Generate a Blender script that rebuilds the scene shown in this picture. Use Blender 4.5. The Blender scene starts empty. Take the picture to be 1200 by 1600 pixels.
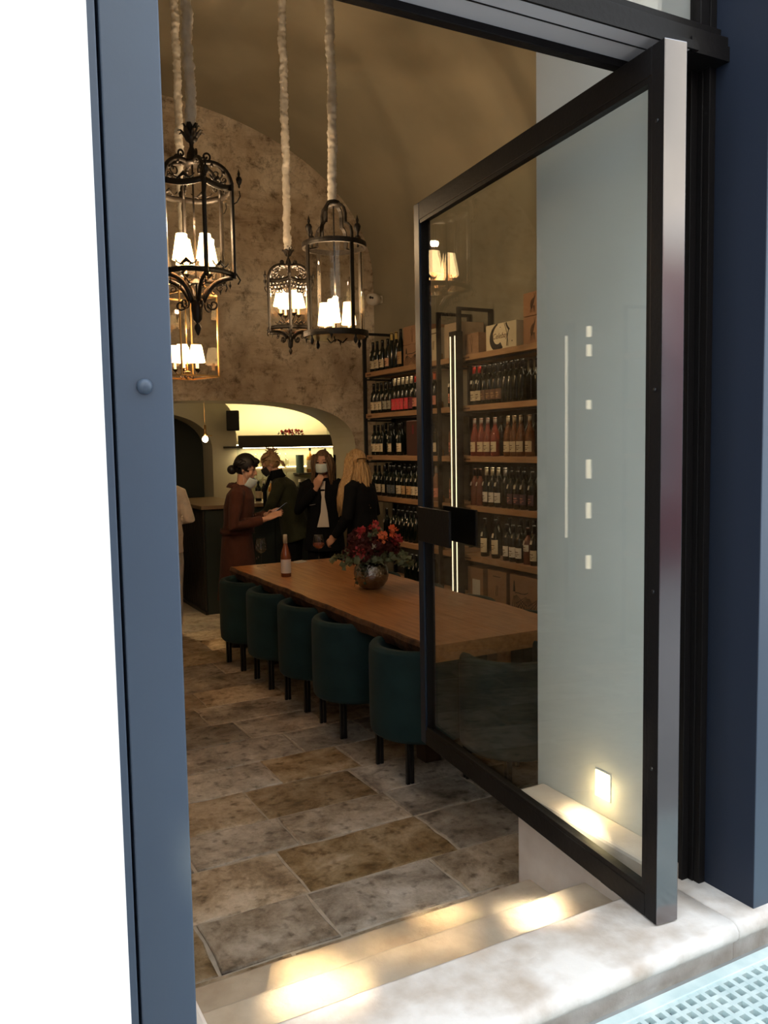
import bpy, bmesh, math, random
from math import sin, cos, pi, radians, sqrt, atan2
from mathutils import Vector, Matrix, noise
random.seed(7)
sc = bpy.context.scene
COL = sc.collection

# ---------------------------------------------------------------- camera
cam = bpy.data.cameras.new('camera'); camo = bpy.data.objects.new('camera', cam); COL.objects.link(camo); sc.camera = camo
def cam_rows(yaw, pitch, roll):
    cy, sy, cp, sp = cos(yaw), sin(yaw), cos(pitch), sin(pitch)
    f = Vector((sy*cp, cy*cp, -sp)); r = Vector((cy, -sy, 0)); d = f.cross(r)
    c, s = cos(roll), sin(roll)
    return c*r+s*d, -s*r+c*d, f
cr, cd, cf = cam_rows(radians(28.14), radians(4.706), radians(1.009))
camo.matrix_world = Matrix(((cr.x, -cd.x, -cf.x, 0), (cr.y, -cd.y, -cf.y, 0), (cr.z, -cd.z, -cf.z, 1.75), (0, 0, 0, 1)))
cam.sensor_fit = 'VERTICAL'; cam.sensor_height = 36; cam.lens = 1309*36/1600; cam.clip_start = .02
# ---------------------------------------------------------------- world and sun
w = bpy.data.worlds.new('sky'); sc.world = w; w.use_nodes = True
bg = w.node_tree.nodes['Background']; bg.inputs[0].default_value = (.80, .90, 1, 1); bg.inputs[1].default_value = 3.7
def lamp(name, kind, loc, energy, col, size=.1, aim=None, **kw):
    l = bpy.data.lights.new(name, kind); o = bpy.data.objects.new(name, l); COL.objects.link(o)
    o.location = loc; l.energy = energy; l.color = col
    if kind == 'POINT': l.shadow_soft_size = size
    if kind == 'AREA': l.size = size
    if kind == 'SPOT': l.shadow_soft_size = size
    for k, v in kw.items(): setattr(l, k, v)
    if aim is not None: o.rotation_euler = (Vector(aim)-Vector(loc)).to_track_quat('-Z', 'Y').to_euler()
    return o
sun = lamp('sun', 'SUN', (0, 4, 12), 7.5, (1, .93, .82), aim=(-.6, -.6, 7.2)); sun.data.angle = radians(.6)
# unseen lamps added for the sun patches, standing in for panes opposite
def glint(tgt, sx, sy, energy, col=(1, .80, .48), spread=1.2):
    s = Vector(tgt)+Vector((-3.35, -6.05, 6.1))
    o = lamp('sun_patch_lamp', 'AREA', s, energy, col, size=sx, aim=tgt, shape='RECTANGLE', size_y=sy, spread=radians(spread))
    return o
glint((.86, 2.03, .25), .24, .12, .9, (1, .84, .56), 1)
glint((.95, 2.33, .12), .20, .08, .3, (1, .76, .42), 1)
glint((1.62, 2.04, .25), .16, .12, .75, (1, .86, .62), 1)
glint((1.47, 2.36, .12), .18, .08, .30, (1, .74, .40), 1)
glint((1.20, 2.10, .25), .35, .10, .25, (1, .74, .40), 1)
glint((1.885, 2.12, .44), .06, .16, .75, (1, .86, .6), 1)
vs = sc.view_settings; vs.view_transform = 'Standard'; vs.look = 'None'; vs.gamma = 1; vs.use_curve_mapping = False; vs.exposure = 0.0
sc.cycles.max_bounces = 10; sc.cycles.transparent_max_bounces = 24; sc.cycles.sample_clamp_indirect = 6

# ---------------------------------------------------------------- materials
def M(name, col, rough=.5, metal=0, col2=None, scale=6, detail=6, lo=.35, hi=.65, bump=0, bscale=40, rnd=0, emit=None, estr=0, stretch=None, spec=.5, sheen=0, trans=0, coat=0):
    m = bpy.data.materials.new(name); m.use_nodes = True; nt = m.node_tree; N, L = nt.nodes, nt.links
    b = N['Principled BSDF']; b.inputs['Roughness'].default_value = rough; b.inputs['Metallic'].default_value = metal
    b.inputs['Specular IOR Level'].default_value = spec; b.inputs['Base Color'].default_value = (*col, 1)
    if sheen: b.inputs['Sheen Weight'].default_value = sheen
    if trans: b.inputs['Transmission Weight'].default_value = trans
    if coat: b.inputs['Coat Weight'].default_value = coat
    if emit: b.inputs['Emission Color'].default_value = (*emit, 1); b.inputs['Emission Strength'].default_value = estr
    tc = N.new('ShaderNodeTexCoord'); mp = N.new('ShaderNodeMapping'); L.new(tc.outputs['Object'], mp.inputs[0])
    if stretch: mp.inputs['Scale'].default_value = stretch
    if col2:
        n = N.new('ShaderNodeTexNoise'); n.inputs['Scale'].default_value = scale; n.inputs['Detail'].default_value = detail; L.new(mp.outputs[0], n.inputs[0])
        r = N.new('ShaderNodeValToRGB'); r.color_ramp.elements[0].position = lo; r.color_ramp.elements[1].position = hi
        r.color_ramp.elements[0].color = (*col, 1); r.color_ramp.elements[1].color = (*col2, 1); L.new(n.outputs[0], r.inputs[0])
        out = r.outputs[0]
        if rnd:
            oi = N.new('ShaderNodeObjectInfo'); h = N.new('ShaderNodeHueSaturation'); mr = N.new('ShaderNodeMapRange')
            L.new(oi.outputs['Random'], mr.inputs[0]); mr.inputs[3].default_value = 1-rnd; mr.inputs[4].default_value = 1+rnd
            L.new(mr.outputs[0], h.inputs['Value']); L.new(out, h.inputs['Color']); out = h.outputs[0]
        L.new(out, b.inputs['Base Color'])
    if bump:
        n2 = N.new('ShaderNodeTexNoise'); n2.inputs['Scale'].default_value = bscale; n2.inputs['Detail'].default_value = 5; L.new(mp.outputs[0], n2.inputs[0])
        bp = N.new('ShaderNodeBump'); bp.inputs['Strength'].default_value = bump; bp.inputs['Distance'].default_value = .01
        L.new(n2.outputs[0], bp.inputs['Height']); L.new(bp.outputs[0], b.inputs['Normal'])
    return m
def glassmat(name, tint=(1, 1, 1), base=.03, rough=0, maxr=.9):
    m = bpy.data.materials.new(name); m.use_nodes = True; nt = m.node_tree; N, L = nt.nodes, nt.links
    N.remove(N['Principled BSDF']); t = N.new('ShaderNodeBsdfTransparent'); t.inputs[0].default_value = (*tint, 1)
    g = N.new('ShaderNodeBsdfGlossy'); g.inputs['Roughness'].default_value = rough; mx = N.new('ShaderNodeMixShader')
    lw = N.new('ShaderNodeLayerWeight'); lw.inputs[0].default_value = .5
    p = N.new('ShaderNodeMath'); p.operation = 'POWER'; L.new(lw.outputs['Facing'], p.inputs[0]); p.inputs[1].default_value = 5
    q = N.new('ShaderNodeMath'); q.operation = 'MULTIPLY_ADD'; L.new(p.outputs[0], q.inputs[0]); q.inputs[1].default_value = maxr; q.inputs[2].default_value = base
    L.new(q.outputs[0], mx.inputs[0]); L.new(t.outputs[0], mx.inputs[1]); L.new(g.outputs[0], mx.inputs[2]); L.new(mx.outputs[0], N['Material Output'].inputs[0])
    return m
def emis(name, col, s): return M(name, col, .6, emit=col, estr=s)
def stone_mat():
    m = bpy.data.materials.new('travertine'); m.use_nodes = True; nt = m.node_tree; N, L = nt.nodes, nt.links
    b = N['Principled BSDF']; tc = N.new('ShaderNodeTexCoord'); oi = N.new('ShaderNodeObjectInfo')
    off = N.new('ShaderNodeVectorMath'); off.operation = 'MULTIPLY_ADD'; L.new(oi.outputs['Random'], off.inputs[0]); off.inputs[1].default_value = (9, 17, 5); L.new(tc.outputs['Object'], off.inputs[2])
    n = N.new('ShaderNodeTexNoise'); n.inputs['Scale'].default_value = 4.2; n.inputs['Detail'].default_value = 9; n.inputs['Roughness'].default_value = .74; n.inputs['Distortion'].default_value = .25; L.new(off.outputs[0], n.inputs[0])
    r = N.new('ShaderNodeValToRGB'); e = r.color_ramp.elements; e[0].position = .34; e[0].color = (.11, .072, .044, 1); e[1].position = .66; e[1].color = (.60, .51, .41, 1)
    for p_, c_ in ((.44, (.27, .20, .13, 1)), (.54, (.43, .345, .25, 1))): x = e.new(p_); x.color = c_
    L.new(n.outputs[0], r.inputs[0])
    n3 = N.new('ShaderNodeTexNoise'); n3.inputs['Scale'].default_value = 20; n3.inputs['Detail'].default_value = 10; L.new(off.outputs[0], n3.inputs[0])
    r3 = N.new('ShaderNodeValToRGB'); r3.color_ramp.elements[0].position = .28; r3.color_ramp.elements[0].color = (.35, .3, .25, 1); r3.color_ramp.elements[1].position = .45; r3.color_ramp.elements[1].color = (1, 1, 1, 1); L.new(n3.outputs[0], r3.inputs[0])
    mu = N.new('ShaderNodeMixRGB'); mu.blend_type = 'MULTIPLY'; mu.inputs[0].default_value = 1; L.new(r.outputs[0], mu.inputs[1]); L.new(r3.outputs[0], mu.inputs[2])
    h = N.new('ShaderNodeHueSaturation'); w1 = N.new('ShaderNodeTexWhiteNoise'); w1.noise_dimensions = '1D'; L.new(oi.outputs['Random'], w1.inputs['W'])
    mr = N.new('ShaderNodeMapRange'); L.new(w1.outputs[0], mr.inputs[0]); mr.inputs[3].default_value = .62; mr.inputs[4].default_value = 1.3; L.new(mr.outputs[0], h.inputs['Value'])
    mr2 = N.new('ShaderNodeMapRange'); L.new(oi.outputs['Random'], mr2.inputs[0]); mr2.inputs[3].default_value = .55; mr2.inputs[4].default_value = 1.35; L.new(mr2.outputs[0], h.inputs['Saturation'])
    L.new(mu.outputs[0], h.inputs['Color']); L.new(h.outputs[0], b.inputs['Base Color'])
    rr = N.new('ShaderNodeMapRange'); L.new(n3.outputs[0], rr.inputs[0]); rr.inputs[3].default_value = .62; rr.inputs[4].default_value = .3; L.new(rr.outputs[0], b.inputs['Roughness'])
    bp = N.new('ShaderNodeBump'); bp.inputs['Strength'].default_value = .5; bp.inputs['Distance'].default_value = .012; ad = N.new('ShaderNodeMath'); ad.operation = 'ADD'; L.new(n3.outputs[0], ad.inputs[0]); L.new(n.outputs[0], ad.inputs[1])
    L.new(ad.outputs[0], bp.inputs['Height']); L.new(bp.outputs[0], b.inputs['Normal'])
    return m
def plaster_mat():
    m = bpy.data.materials.new('old_plaster'); m.use_nodes = True; nt = m.node_tree; N, L = nt.nodes, nt.links
    b = N['Principled BSDF']; b.inputs['Roughness'].default_value = .85; tc = N.new('ShaderNodeTexCoord')
    def nz(s, d, rg=.6, dist=0, st=None):
        n = N.new('ShaderNodeTexNoise'); n.inputs['Scale'].default_value = s; n.inputs['Detail'].default_value = d; n.inputs['Roughness'].default_value = rg; n.inputs['Distortion'].default_value = dist
        mp = N.new('ShaderNodeMapping'); L.new(tc.outputs['Object'], mp.inputs[0])
        if st: mp.inputs['Scale'].default_value = st
        L.new(mp.outputs[0], n.inputs[0]); return n.outputs[0]
    def ramp(src, pts):
        r = N.new('ShaderNodeValToRGB'); e = r.color_ramp.elements
        e[0].position, e[0].color = pts[0][0], (*pts[0][1], 1); e[1].position, e[1].color = pts[-1][0], (*pts[-1][1], 1)
        for p_, c_ in pts[1:-1]: x = e.new(p_); x.color = (*c_, 1)
        L.new(src, r.inputs[0]); return r.outputs[0]
    base = ramp(nz(1.3, 8, .65, .4), [(.36, (.36, .275, .195)), (.5, (.54, .445, .335)), (.62, (.76, .68, .56))])
    pits = nz(7, 12, .78, .15); pm = ramp(pits, [(.36, (.22, .18, .14)), (.49, (1, 1, 1))])
    hl = nz(1.6, 9, .75, .4, (.6, 1, 3.5)); hm = ramp(hl, [(.36, (.5, .44, .38)), (.47, (1, 1, 1))])
    v = N.new('ShaderNodeTexVoronoi'); v.feature = 'DISTANCE_TO_EDGE'; v.inputs['Scale'].default_value = .9; dv = N.new('ShaderNodeVectorMath'); dv.operation = 'ADD'
    nn = N.new('ShaderNodeTexNoise'); nn.inputs['Scale'].default_value = 2.5; nn.inputs['Detail'].default_value = 8; L.new(tc.outputs['Object'], nn.inputs[0]); L.new(tc.outputs['Object'], dv.inputs[0]); L.new(nn.outputs[1], dv.inputs[1]); L.new(dv.outputs[0], v.inputs[0])
    cm = ramp(v.outputs['Distance'], [(0, (.35, .3, .26)), (.012, (1, 1, 1))])
    out = base
    for x, fc in ((pm, .85), (hm, .6), (cm, .3)):
        mu = N.new('ShaderNodeMixRGB'); mu.blend_type = 'MULTIPLY'; mu.inputs[0].default_value = fc; L.new(out, mu.inputs[1]); L.new(x, mu.inputs[2]); out = mu.outputs[0]
    L.new(out, b.inputs['Base Color'])
    bp = N.new('ShaderNodeBump'); bp.inputs['Strength'].default_value = .7; bp.inputs['Distance'].default_value = .02; L.new(pits, bp.inputs['Height']); L.new(bp.outputs[0], b.inputs['Normal'])
    return m
STONE = stone_mat(); PLASTER = plaster_mat()
THRESH = M('threshold_stone', (.46, .38, .31), .5, col2=(.74, .70, .66), scale=9, detail=12, lo=.25, hi=.62, bump=.4, bscale=30)
STEP = M('step_stone', (.36, .28, .2), .5, col2=(.5, .42, .32), scale=6, detail=9, bump=.4, bscale=25)
MORTAR = M('mortar', (.42, .36, .29), .9, col2=(.52, .45, .37), scale=20, bump=.5)
OLIVE = M('limewash_olive', (.265, .245, .185), .8, col2=(.325, .295, .22), scale=1.6, detail=4, bump=.15, bscale=9)
PALE = M('pale_pier_paint', (.60, .60, .56), .5, col2=(.64, .64, .60), scale=2, bump=.05, bscale=12)
PLINTH = M('beige_plinth_plaster', (.60, .50, .42), .6, col2=(.70, .61, .53), scale=8, detail=8, bump=.2, bscale=25)
CREAM = M('cream_paint', (.50, .45, .34), .7, col2=(.55, .50, .39), scale=2, bump=.1, bscale=12)
SAGE = M('sage_paint', (.30, .30, .23), .75, col2=(.34, .335, .26), scale=2)
DARKROOM = M('passage_dark', (.02, .026, .022), .7)  # darkness of the room beyond the bar arch put into the colour
WHITE = M('white_facade_plaster', (.90, .89, .87), .9, bump=.2, bscale=30)
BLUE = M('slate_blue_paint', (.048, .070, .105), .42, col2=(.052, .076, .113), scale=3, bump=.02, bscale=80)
NAVY = M('navy_jamb_shade', (.014, .019, .032), .5, spec=.25)
BLACK = M('black_steel', (.009, .008, .008), .4, bump=.08, bscale=60, spec=.12)
EDGE = M('burnished_bronze_edge', (.21, .20, .205), .16, 1.0, col2=(.24, .225, .23), scale=3)
GREYPAINT = M('grey_soffit_paint', (.50, .485, .50), .6)
IRON = M('wrought_iron', (.016, .012, .009), .5, .3, bump=.2, bscale=60)
BRASS = M('aged_brass', (.45, .28, .11), .3, .9)
GLASS = glassmat('door_glass', (.95, .97, .96), .05)
LGLASS = glassmat('lantern_glass', (.97, .97, .95), .03)
WGLASS = glassmat('clear_glass', (.96, .97, .97), .06)
SHADE = emis('lit_lampshade', (1, .66, .30), 9)
FABRIC = M('cream_cord_fabric', (.62, .58, .51), .9, col2=(.74, .7, .63), scale=20, bump=.3, bscale=50)
VELVET = M('teal_velvet', (.010, .029, .032), .7, col2=(.014, .040, .044), scale=7, sheen=.04, spec=.2, bump=.05, bscale=200)
LEG = M('black_chair_steel', (.012, .012, .013), .35, .3)
WOOD = M('oak_tabletop', (.32, .145, .055), .40, col2=(.50, .25, .10), scale=4, detail=8, stretch=(9, .8, 9), lo=.3, hi=.7, bump=.05, bscale=30)
BARK = M('live_edge', (.035, .014, .007), .8, col2=(.13, .055, .022), scale=12, detail=8, bump=.8, bscale=25)
SHELFW = M('oak_shelf', (.36, .20, .10), .5, col2=(.46, .27, .14), scale=4, detail=6, stretch=(8, 1, 8))
SHELFM = M('black_shelf_steel', (.018, .019, .022), .4, .4)
LED = emis('warm_led_strip', (1, .80, .48), 2.2)
LEDBAR = emis('bar_led', (1, .80, .42), 26)
CARD = M('kraft_cardboard', (.33, .19, .11), .85, col2=(.37, .22, .13), scale=5)
CARD2 = M('orange_cardboard', (.42, .22, .12), .85, col2=(.46, .25, .14), scale=5)
CARDW = M('cream_cardboard', (.70, .60, .42), .8)
CARDDARK = M('dark_red_box_card', (.07, .02, .016), .5)
INK = M('black_ink', (.012, .010, .010), .6)
INKB = M('brown_ink', (.10, .05, .03), .7)
SIGN = M('shelf_label_ink', (.12, .05, .025), .6)
SKIN = M('skin', (.50, .27, .18), .5, col2=(.54, .30, .20), scale=9)
MASK = M('surgical_mask_cloth', (.55, .66, .68), .8)
MASKB = M('black_mask_cloth', (.012, .012, .014), .8)
def cloth(n, c, s=.3): return M(n, c, .9, spec=.12, col2=tuple(x*1.25 for x in c), scale=14, bump=.25, bscale=22, sheen=s)
def hairm(n, c, c2): return M(n, c, .5, spec=.3, col2=c2, scale=30, stretch=(4, 4, .35), lo=.3, hi=.7)

# ---------------------------------------------------------------- mesh helpers
def tag(o, label=None, cat=None, group=None, kind=None):
    if label: o['label'] = label
    if cat: o['category'] = cat
    if group: o['group'] = group
    if kind: o['kind'] = kind
    return o
def empty(name, loc=(0, 0, 0), rz=0, label=None, cat=None, group=None, kind=None):
    o = bpy.data.objects.new(name, None); COL.objects.link(o); o.location = loc; o.rotation_euler = (0, 0, rz); o.empty_display_size = .1
    return tag(o, label, cat, group, kind)
class MB:
    def __init__(s): s.v = []; s.f = []; s.m = []; s.mi = 0
    def add(s, vs, fs):
        b = len(s.v); s.v += [tuple(v) for v in vs]; s.f += [tuple(i+b for i in f) for f in fs]; s.m += [s.mi]*len(fs); return s
    def box(s, x0, x1, y0, y1, z0, z1):
        return s.add([(x, y, z) for z in (z0, z1) for x, y in ((x0, y0), (x1, y0), (x1, y1), (x0, y1))], [(3, 2, 1, 0), (4, 5, 6, 7), (0, 1, 5, 4), (1, 2, 6, 5), (2, 3, 7, 6), (3, 0, 4, 7)])
    def obox(s, c, ax, ay, az):   # centre and half-axis vectors
        c, ax, ay, az = map(Vector, (c, ax, ay, az))
        return s.add([c+ax*i+ay*j+az*k for k in (-1, 1) for i, j in ((-1, -1), (1, -1), (1, 1), (-1, 1))], [(3, 2, 1, 0), (4, 5, 6, 7), (0, 1, 5, 4), (1, 2, 6, 5), (2, 3, 7, 6), (3, 0, 4, 7)])
    def loft(s, pts, rad, side=None, n=12, cap=True, closed=False, ang0=0):
        pts = [Vector(p) for p in pts]; N = len(pts); rings = []; up = None
        for i, p in enumerate(pts):
            a = pts[(i-1) % N] if (i or closed) else p; b = pts[(i+1) % N] if (i < N-1 or closed) else p
            t = (b-a).normalized()
            if side is not None: u = Vector(side); u = (u-t*u.dot(t)).normalized()
            else:
                if up is None: up = Vector((0, 0, 1)) if abs(t.z) < .9 else Vector((1, 0, 0))
                u = up-t*up.dot(t); u = u.normalized() if u.length > 1e-6 else t.orthogonal().normalized()
                up = u
            v = t.cross(u); r = rad[i] if isinstance(rad, (list, tuple)) and not isinstance(rad[0], (int, float)) or isinstance(rad, list) else rad
            if isinstance(r, (int, float)): r = (r, r)
            rings.append([p+u*(r[0]*cos(ang0+2*pi*k/n))+v*(r[1]*sin(ang0+2*pi*k/n)) for k in range(n)])
        vs = [q for r in rings for q in r]; fs = []
        for i in range(N if closed else N-1):
            j = (i+1) % N
            for k in range(n): fs.append((i*n+k, i*n+(k+1) % n, j*n+(k+1) % n, j*n+k))
        if cap and not closed: fs += [tuple(range(n-1, -1, -1)), tuple(range((N-1)*n, N*n))]
        return s.add(vs, fs)
    def tube(s, pts, r, n=6): return s.loft(pts, r, n=n)
    def lathe(s, prof, c=(0, 0, 0), n=20, cap=True):
        vs = []; fs = []
        for r, z in prof: vs += [(c[0]+r*cos(2*pi*k/n), c[1]+r*sin(2*pi*k/n), c[2]+z) for k in range(n)]
        for i in range(len(prof)-1):
            for k in range(n): fs.append((i*n+k, i*n+(k+1) % n, (i+1)*n+(k+1) % n, (i+1)*n+k))
        if cap and prof[0][0] > 1e-5: fs.append(tuple(range(n-1, -1, -1)))
        if cap and prof[-1][0] > 1e-5: fs.append(tuple(range((len(prof)-1)*n, len(prof)*n)))
        return s.add(vs, fs)
    def ell(s, c, r, n=14, m=9, mat=None):
        vs = []; fs = []
        for i in range(m+1):
            th = pi*i/m
            for k in range(n):
                p = Vector((r[0]*sin(th)*cos(2*pi*k/n), r[1]*sin(th)*sin(2*pi*k/n), r[2]*cos(th)))
                if mat: p = mat @ p
                vs.append(p+Vector(c))
        for i in range(m):
            for k in range(n): fs.append((i*n+k, (i+1)*n+k, (i+1)*n+(k+1) % n, i*n+(k+1) % n))
        return s.add(vs, fs)
    def prism(s, poly, d, origin=(0, 0, 0), ax=(1, 0, 0), ay=(0, 0, 1)):   # polygon in plane (ax, ay) pushed by vector d
        o, ax, ay, d = map(Vector, (origin, ax, ay, d)); n = len(poly); a = [o+ax*p[0]+ay*p[1] for p in poly]
        return s.add(a+[q+d for q in a], [tuple(range(n-1, -1, -1)), tuple(range(n, 2*n))]+[(i, (i+1) % n, (i+1) % n+n, i+n) for i in range(n)])
    def build(s, name, mat, parent=None, smooth=False, bevel=0, bseg=2, subd=0):
        me = bpy.data.meshes.new(name); me.from_pydata(s.v, [], s.f)
        mats = mat if isinstance(mat, (list, tuple)) else [mat]
        for x in mats: me.materials.append(x)
        if len(mats) > 1: me.polygons.foreach_set('material_index', s.m)
        bm = bmesh.new(); bm.from_mesh(me); bmesh.ops.remove_doubles(bm, verts=bm.verts, dist=1e-6); bmesh.ops.recalc_face_normals(bm, faces=bm.faces); bm.to_mesh(me); bm.free()
        if smooth: me.polygons.foreach_set('use_smooth', [True]*len(me.polygons))
        me.update(); o = bpy.data.objects.new(name, me); COL.objects.link(o)
        if parent: o.parent = parent
        if bevel: m = o.modifiers.new('bevel', 'BEVEL'); m.width = bevel; m.segments = bseg; m.limit_method = 'ANGLE'
        if subd: m = o.modifiers.new('subd', 'SUBSURF'); m.levels = m.render_levels = subd
        return o
def S(o, label=None): o['kind'] = 'structure'; return o
def box(name, mat, parent, *a, bevel=0): return MB().box(*a).build(name, mat, parent, bevel=bevel)
def arc(c, r, a0, a1, n=10, plane='xz', rot=0):
    out = []
    for i in range(n+1):
        a = a0+(a1-a0)*i/n; h = r*cos(a); v = r*sin(a)
        out.append((c[0]+h*cos(rot), c[1]+h*sin(rot), c[2]+v))
    return out
ORD = ['first', 'second', 'third', 'fourth', 'fifth', 'sixth', 'seventh', 'eighth', 'ninth', 'tenth', 'eleventh', 'twelfth', 'thirteenth', 'fourteenth', 'fifteenth', 'sixteenth']
def dupl(root, loc=None, label=None, group=None):
    r = root.copy(); COL.objects.link(r)
    if loc is not None: r.location = loc
    if label: r['label'] = label
    if group: r['group'] = group
    for ch in root.children:
        c = ch.copy(); COL.objects.link(c); c.parent = r
        for g in ch.children: d = g.copy(); COL.objects.link(d); d.parent = c
    return r
# ================================================================ STRUCTURE
XL, XR, YF, YB, APEX, SPR = -1.0, 4.2, 2.51, 8.0, 5.0, 3.4
XC = (XL+XR)/2; HW = (XR-XL)/2
def vz(x): u = min(1, abs(x-XC)/HW); return SPR+(APEX-SPR)*(max(0, 1-u**2.15))**(1/2.15)
# inner floor: mortar bed with loose-laid stones
fl = S(box('floor', MORTAR, None, XL-.2, XR+.2, 2.0, 12.2, -.12, -.005))
bounds = [2.41, 2.60, 2.93, 3.31, 3.62, 3.98, 4.33, 4.70, 5.05, 5.43, 5.80, 6.18, 6.55, 6.95, 7.35, 7.75, 8.15, 8.6]
seed_x = {2: [.45, .73, 1.21, 1.91, 2.5], 3: [.3, .86, 1.33, 1.90, 2.35, 2.46], 1: [.3, .75, 1.19, 1.75, 2.2]}
for ri in range(len(bounds)-1):
    y0, y1 = bounds[ri], bounds[ri+1]
    xs = [XL]
    pre = seed_x.get(ri)
    if pre:
        while xs[-1] < pre[0]-.7: xs.append(xs[-1]+random.uniform(.4, .6))
        xs += pre
    while xs[-1] < XR-.35: xs.append(xs[-1]+random.uniform(.38, .78))
    xs[-1] = XR
    for i in range(len(xs)-1):
        x0, x1 = xs[i], xs[i+1]
        if x1-x0 < .08: continue
        g = .006; P = []
        cs = [(x0+g, y0+g), (x1-g, y0+g), (x1-g, y1-g), (x0+g, y1-g)]
        for a in range(4):
            A, B = cs[a], cs[(a+1) % 4]; m = max(2, int((abs(B[0]-A[0])+abs(B[1]-A[1]))/.09))
            for k in range(m):
                t = k/m; q = (A[0]+(B[0]-A[0])*t, A[1]+(B[1]-A[1])*t); j = .006
                P.append((q[0]+random.uniform(-j, j), q[1]+random.uniform(-j, j)))
        h = random.uniform(-.002, .003); cx, cy = (x0+x1)/2, (y0+y1)/2
        mb = MB(); n = len(P); inn = [(cx+(p[0]-cx)*.975, cy+(p[1]-cy)*.965) for p in P]
        mb.add([(p[0], p[1], -.02) for p in P]+[(p[0], p[1], h-.003) for p in P]+[(p[0], p[1], h) for p in inn],
               [(k, (k+1) % n, (k+1) % n+n, k+n) for k in range(n)]+[(k+n, (k+1) % n+n, (k+1) % n+2*n, k+2*n) for k in range(n)]+[tuple(range(2*n, 3*n))])
        mb.build('stone_slab', STONE, fl)
# vault and side walls
prof = [(XC+HW*(-cos(pi*i/48)),) for i in range(49)]
zz = [(x[0], vz(x[0])) for x in prof]
mb = MB()
for (xa, za), (xb, zb) in zip(zz, zz[1:]): mb.add([(xa, 2.35, za), (xb, 2.35, zb), (xb, YB+.02, zb), (xa, YB+.02, za)], [(0, 1, 2, 3)])
S(mb.build('ceiling', OLIVE, smooth=True))
S(box('wall_right', OLIVE, None, XR, XR+.15, 2.3, 8.1, -.1, SPR+.01))
S(box('wall_left', OLIVE, None, XL-.15, XL, 2.3, 8.1, -.1, SPR+.01))
# back wall with the low arch, real thickness
AX, AW, AS, AH = 2.5, 1.45, 1.63, .56
def az(x): u = abs(x-AX)/AW; return AS+AH*(max(0, 1-u**3))**(1/3)
def colwall(name, mat, xs, lo, hi, y0, y1, parent=None):
    mb = MB()
    for a, b in zip(xs, xs[1:]):
        mb.add([(a, y0, lo(a)), (b, y0, lo(b)), (b, y0, hi(b)), (a, y0, hi(a))], [(0, 1, 2, 3)])
        mb.add([(a, y1, lo(a)), (b, y1, lo(b)), (b, y1, hi(b)), (a, y1, hi(a))], [(3, 2, 1, 0)])
    return mb.build(name, mat, parent)
archx = [AX-AW*cos(pi*i/40) for i in range(41)]
sx = sorted(set([XL-.1]+[XL+i*(XR-XL)/26 for i in range(27)]+[XR+.1]))
bw = S(colwall('wall_back', PLASTER, [x for x in sx if x < AX-AW]+[AX-AW], lambda x: -.05, lambda x: vz(x)+.35, YB, YB+.05))
S(colwall('wall_back', PLASTER, [AX+AW]+[x for x in sx if x > AX+AW], lambda x: -.05, lambda x: vz(x)+.35, YB, YB+.05))
S(colwall('wall_back', PLASTER, archx, az, lambda x: vz(x)+.35, YB, YB+.05))
mb = MB(); outl = [(AX-AW, 0)]+[(x, az(x)) for x in archx]+[(AX+AW, 0)]
for (xa, za), (xb, zb) in zip(outl, outl[1:]): mb.add([(xa, YB-.004, za), (xb, YB-.004, zb), (xb, 8.57, zb), (xa, 8.57, za)], [(0, 1, 2, 3)])
S(mb.build('trim_1', CREAM))
# bar room behind the arch
S(box('wall_bar_left', SAGE, None, .2, .3, 8.5, 10.5, -.05, 2.7)); S(box('wall_bar_right', SAGE, None, 4.75, 4.85, 8.5, 10.6, -.05, 2.7))
S(box('ceiling_bar', CREAM, None, .2, 4.85, 8.57, 10.6, 2.62, 2.7))
S(box('wall_bar_front', SAGE, None, .2, AX-AW, 8.5, 8.57, -.05, 2.7)); S(box('wall_bar_front', SAGE, None, AX+AW, 4.85, 8.5, 8.57, -.05, 2.7))
S(colwall('wall_bar_front', SAGE, archx, az, lambda x: 2.7, 8.5, 8.57))
# rear wall: left block with a dark arch, rounded upper right corner, then the lit recess
DX, DW, DS, DH = 2.2, .765, 1.69, .46
def dz(x): u = abs(x-DX)/DW; return DS+DH*(max(0, 1-u**2.3))**(1/2.3)
def topz(x):
    if x < 2.95: return 2.32
    u = (x-2.95)/.32; return 1.86+.46*(max(0, 1-u**2.4))**(1/2.4)
dxs = [DX-DW*cos(pi*i/30) for i in range(31)]
S(colwall('wall_bar_back', CREAM, dxs, dz, topz, 9.9, 10.3)); S(box('wall_bar_back', CREAM, None, .3, DX-DW, 9.9, 10.3, 0, 2.32))
rx = [DX+DW]+[2.97+.3*i/14 for i in range(15)]
S(colwall('wall_bar_back', CREAM, rx, lambda x: 0, topz, 9.9, 10.3))
mb = MB()
for pts in ([(x, dz(x)) for x in dxs]+[(DX+DW, 0)], [(x, topz(x)) for x in rx]+[(3.27, 0)]):
    for (xa, za), (xb, zb) in zip(pts, pts[1:]): mb.add([(xa, 9.9, za), (xb, 9.9, zb), (xb, 10.3, zb), (xa, 10.3, za)], [(0, 1, 2, 3)])
S(mb.build('trim_2', CREAM))
S(box('wall_bar_back', SAGE, None, 3.27, 4.8, 9.9, 10.3, 0, 1.73))
S(box('wall_bar_recess', CREAM, None, .2, 4.85, 10.5, 10.6, 0, 2.7))
S(box('wall_dark_passage', DARKROOM, None, 1.2, 3.2, 10.31, 10.35, 0, 2.3))  # darkened sheet behind the arch in place of the unlit room
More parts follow.
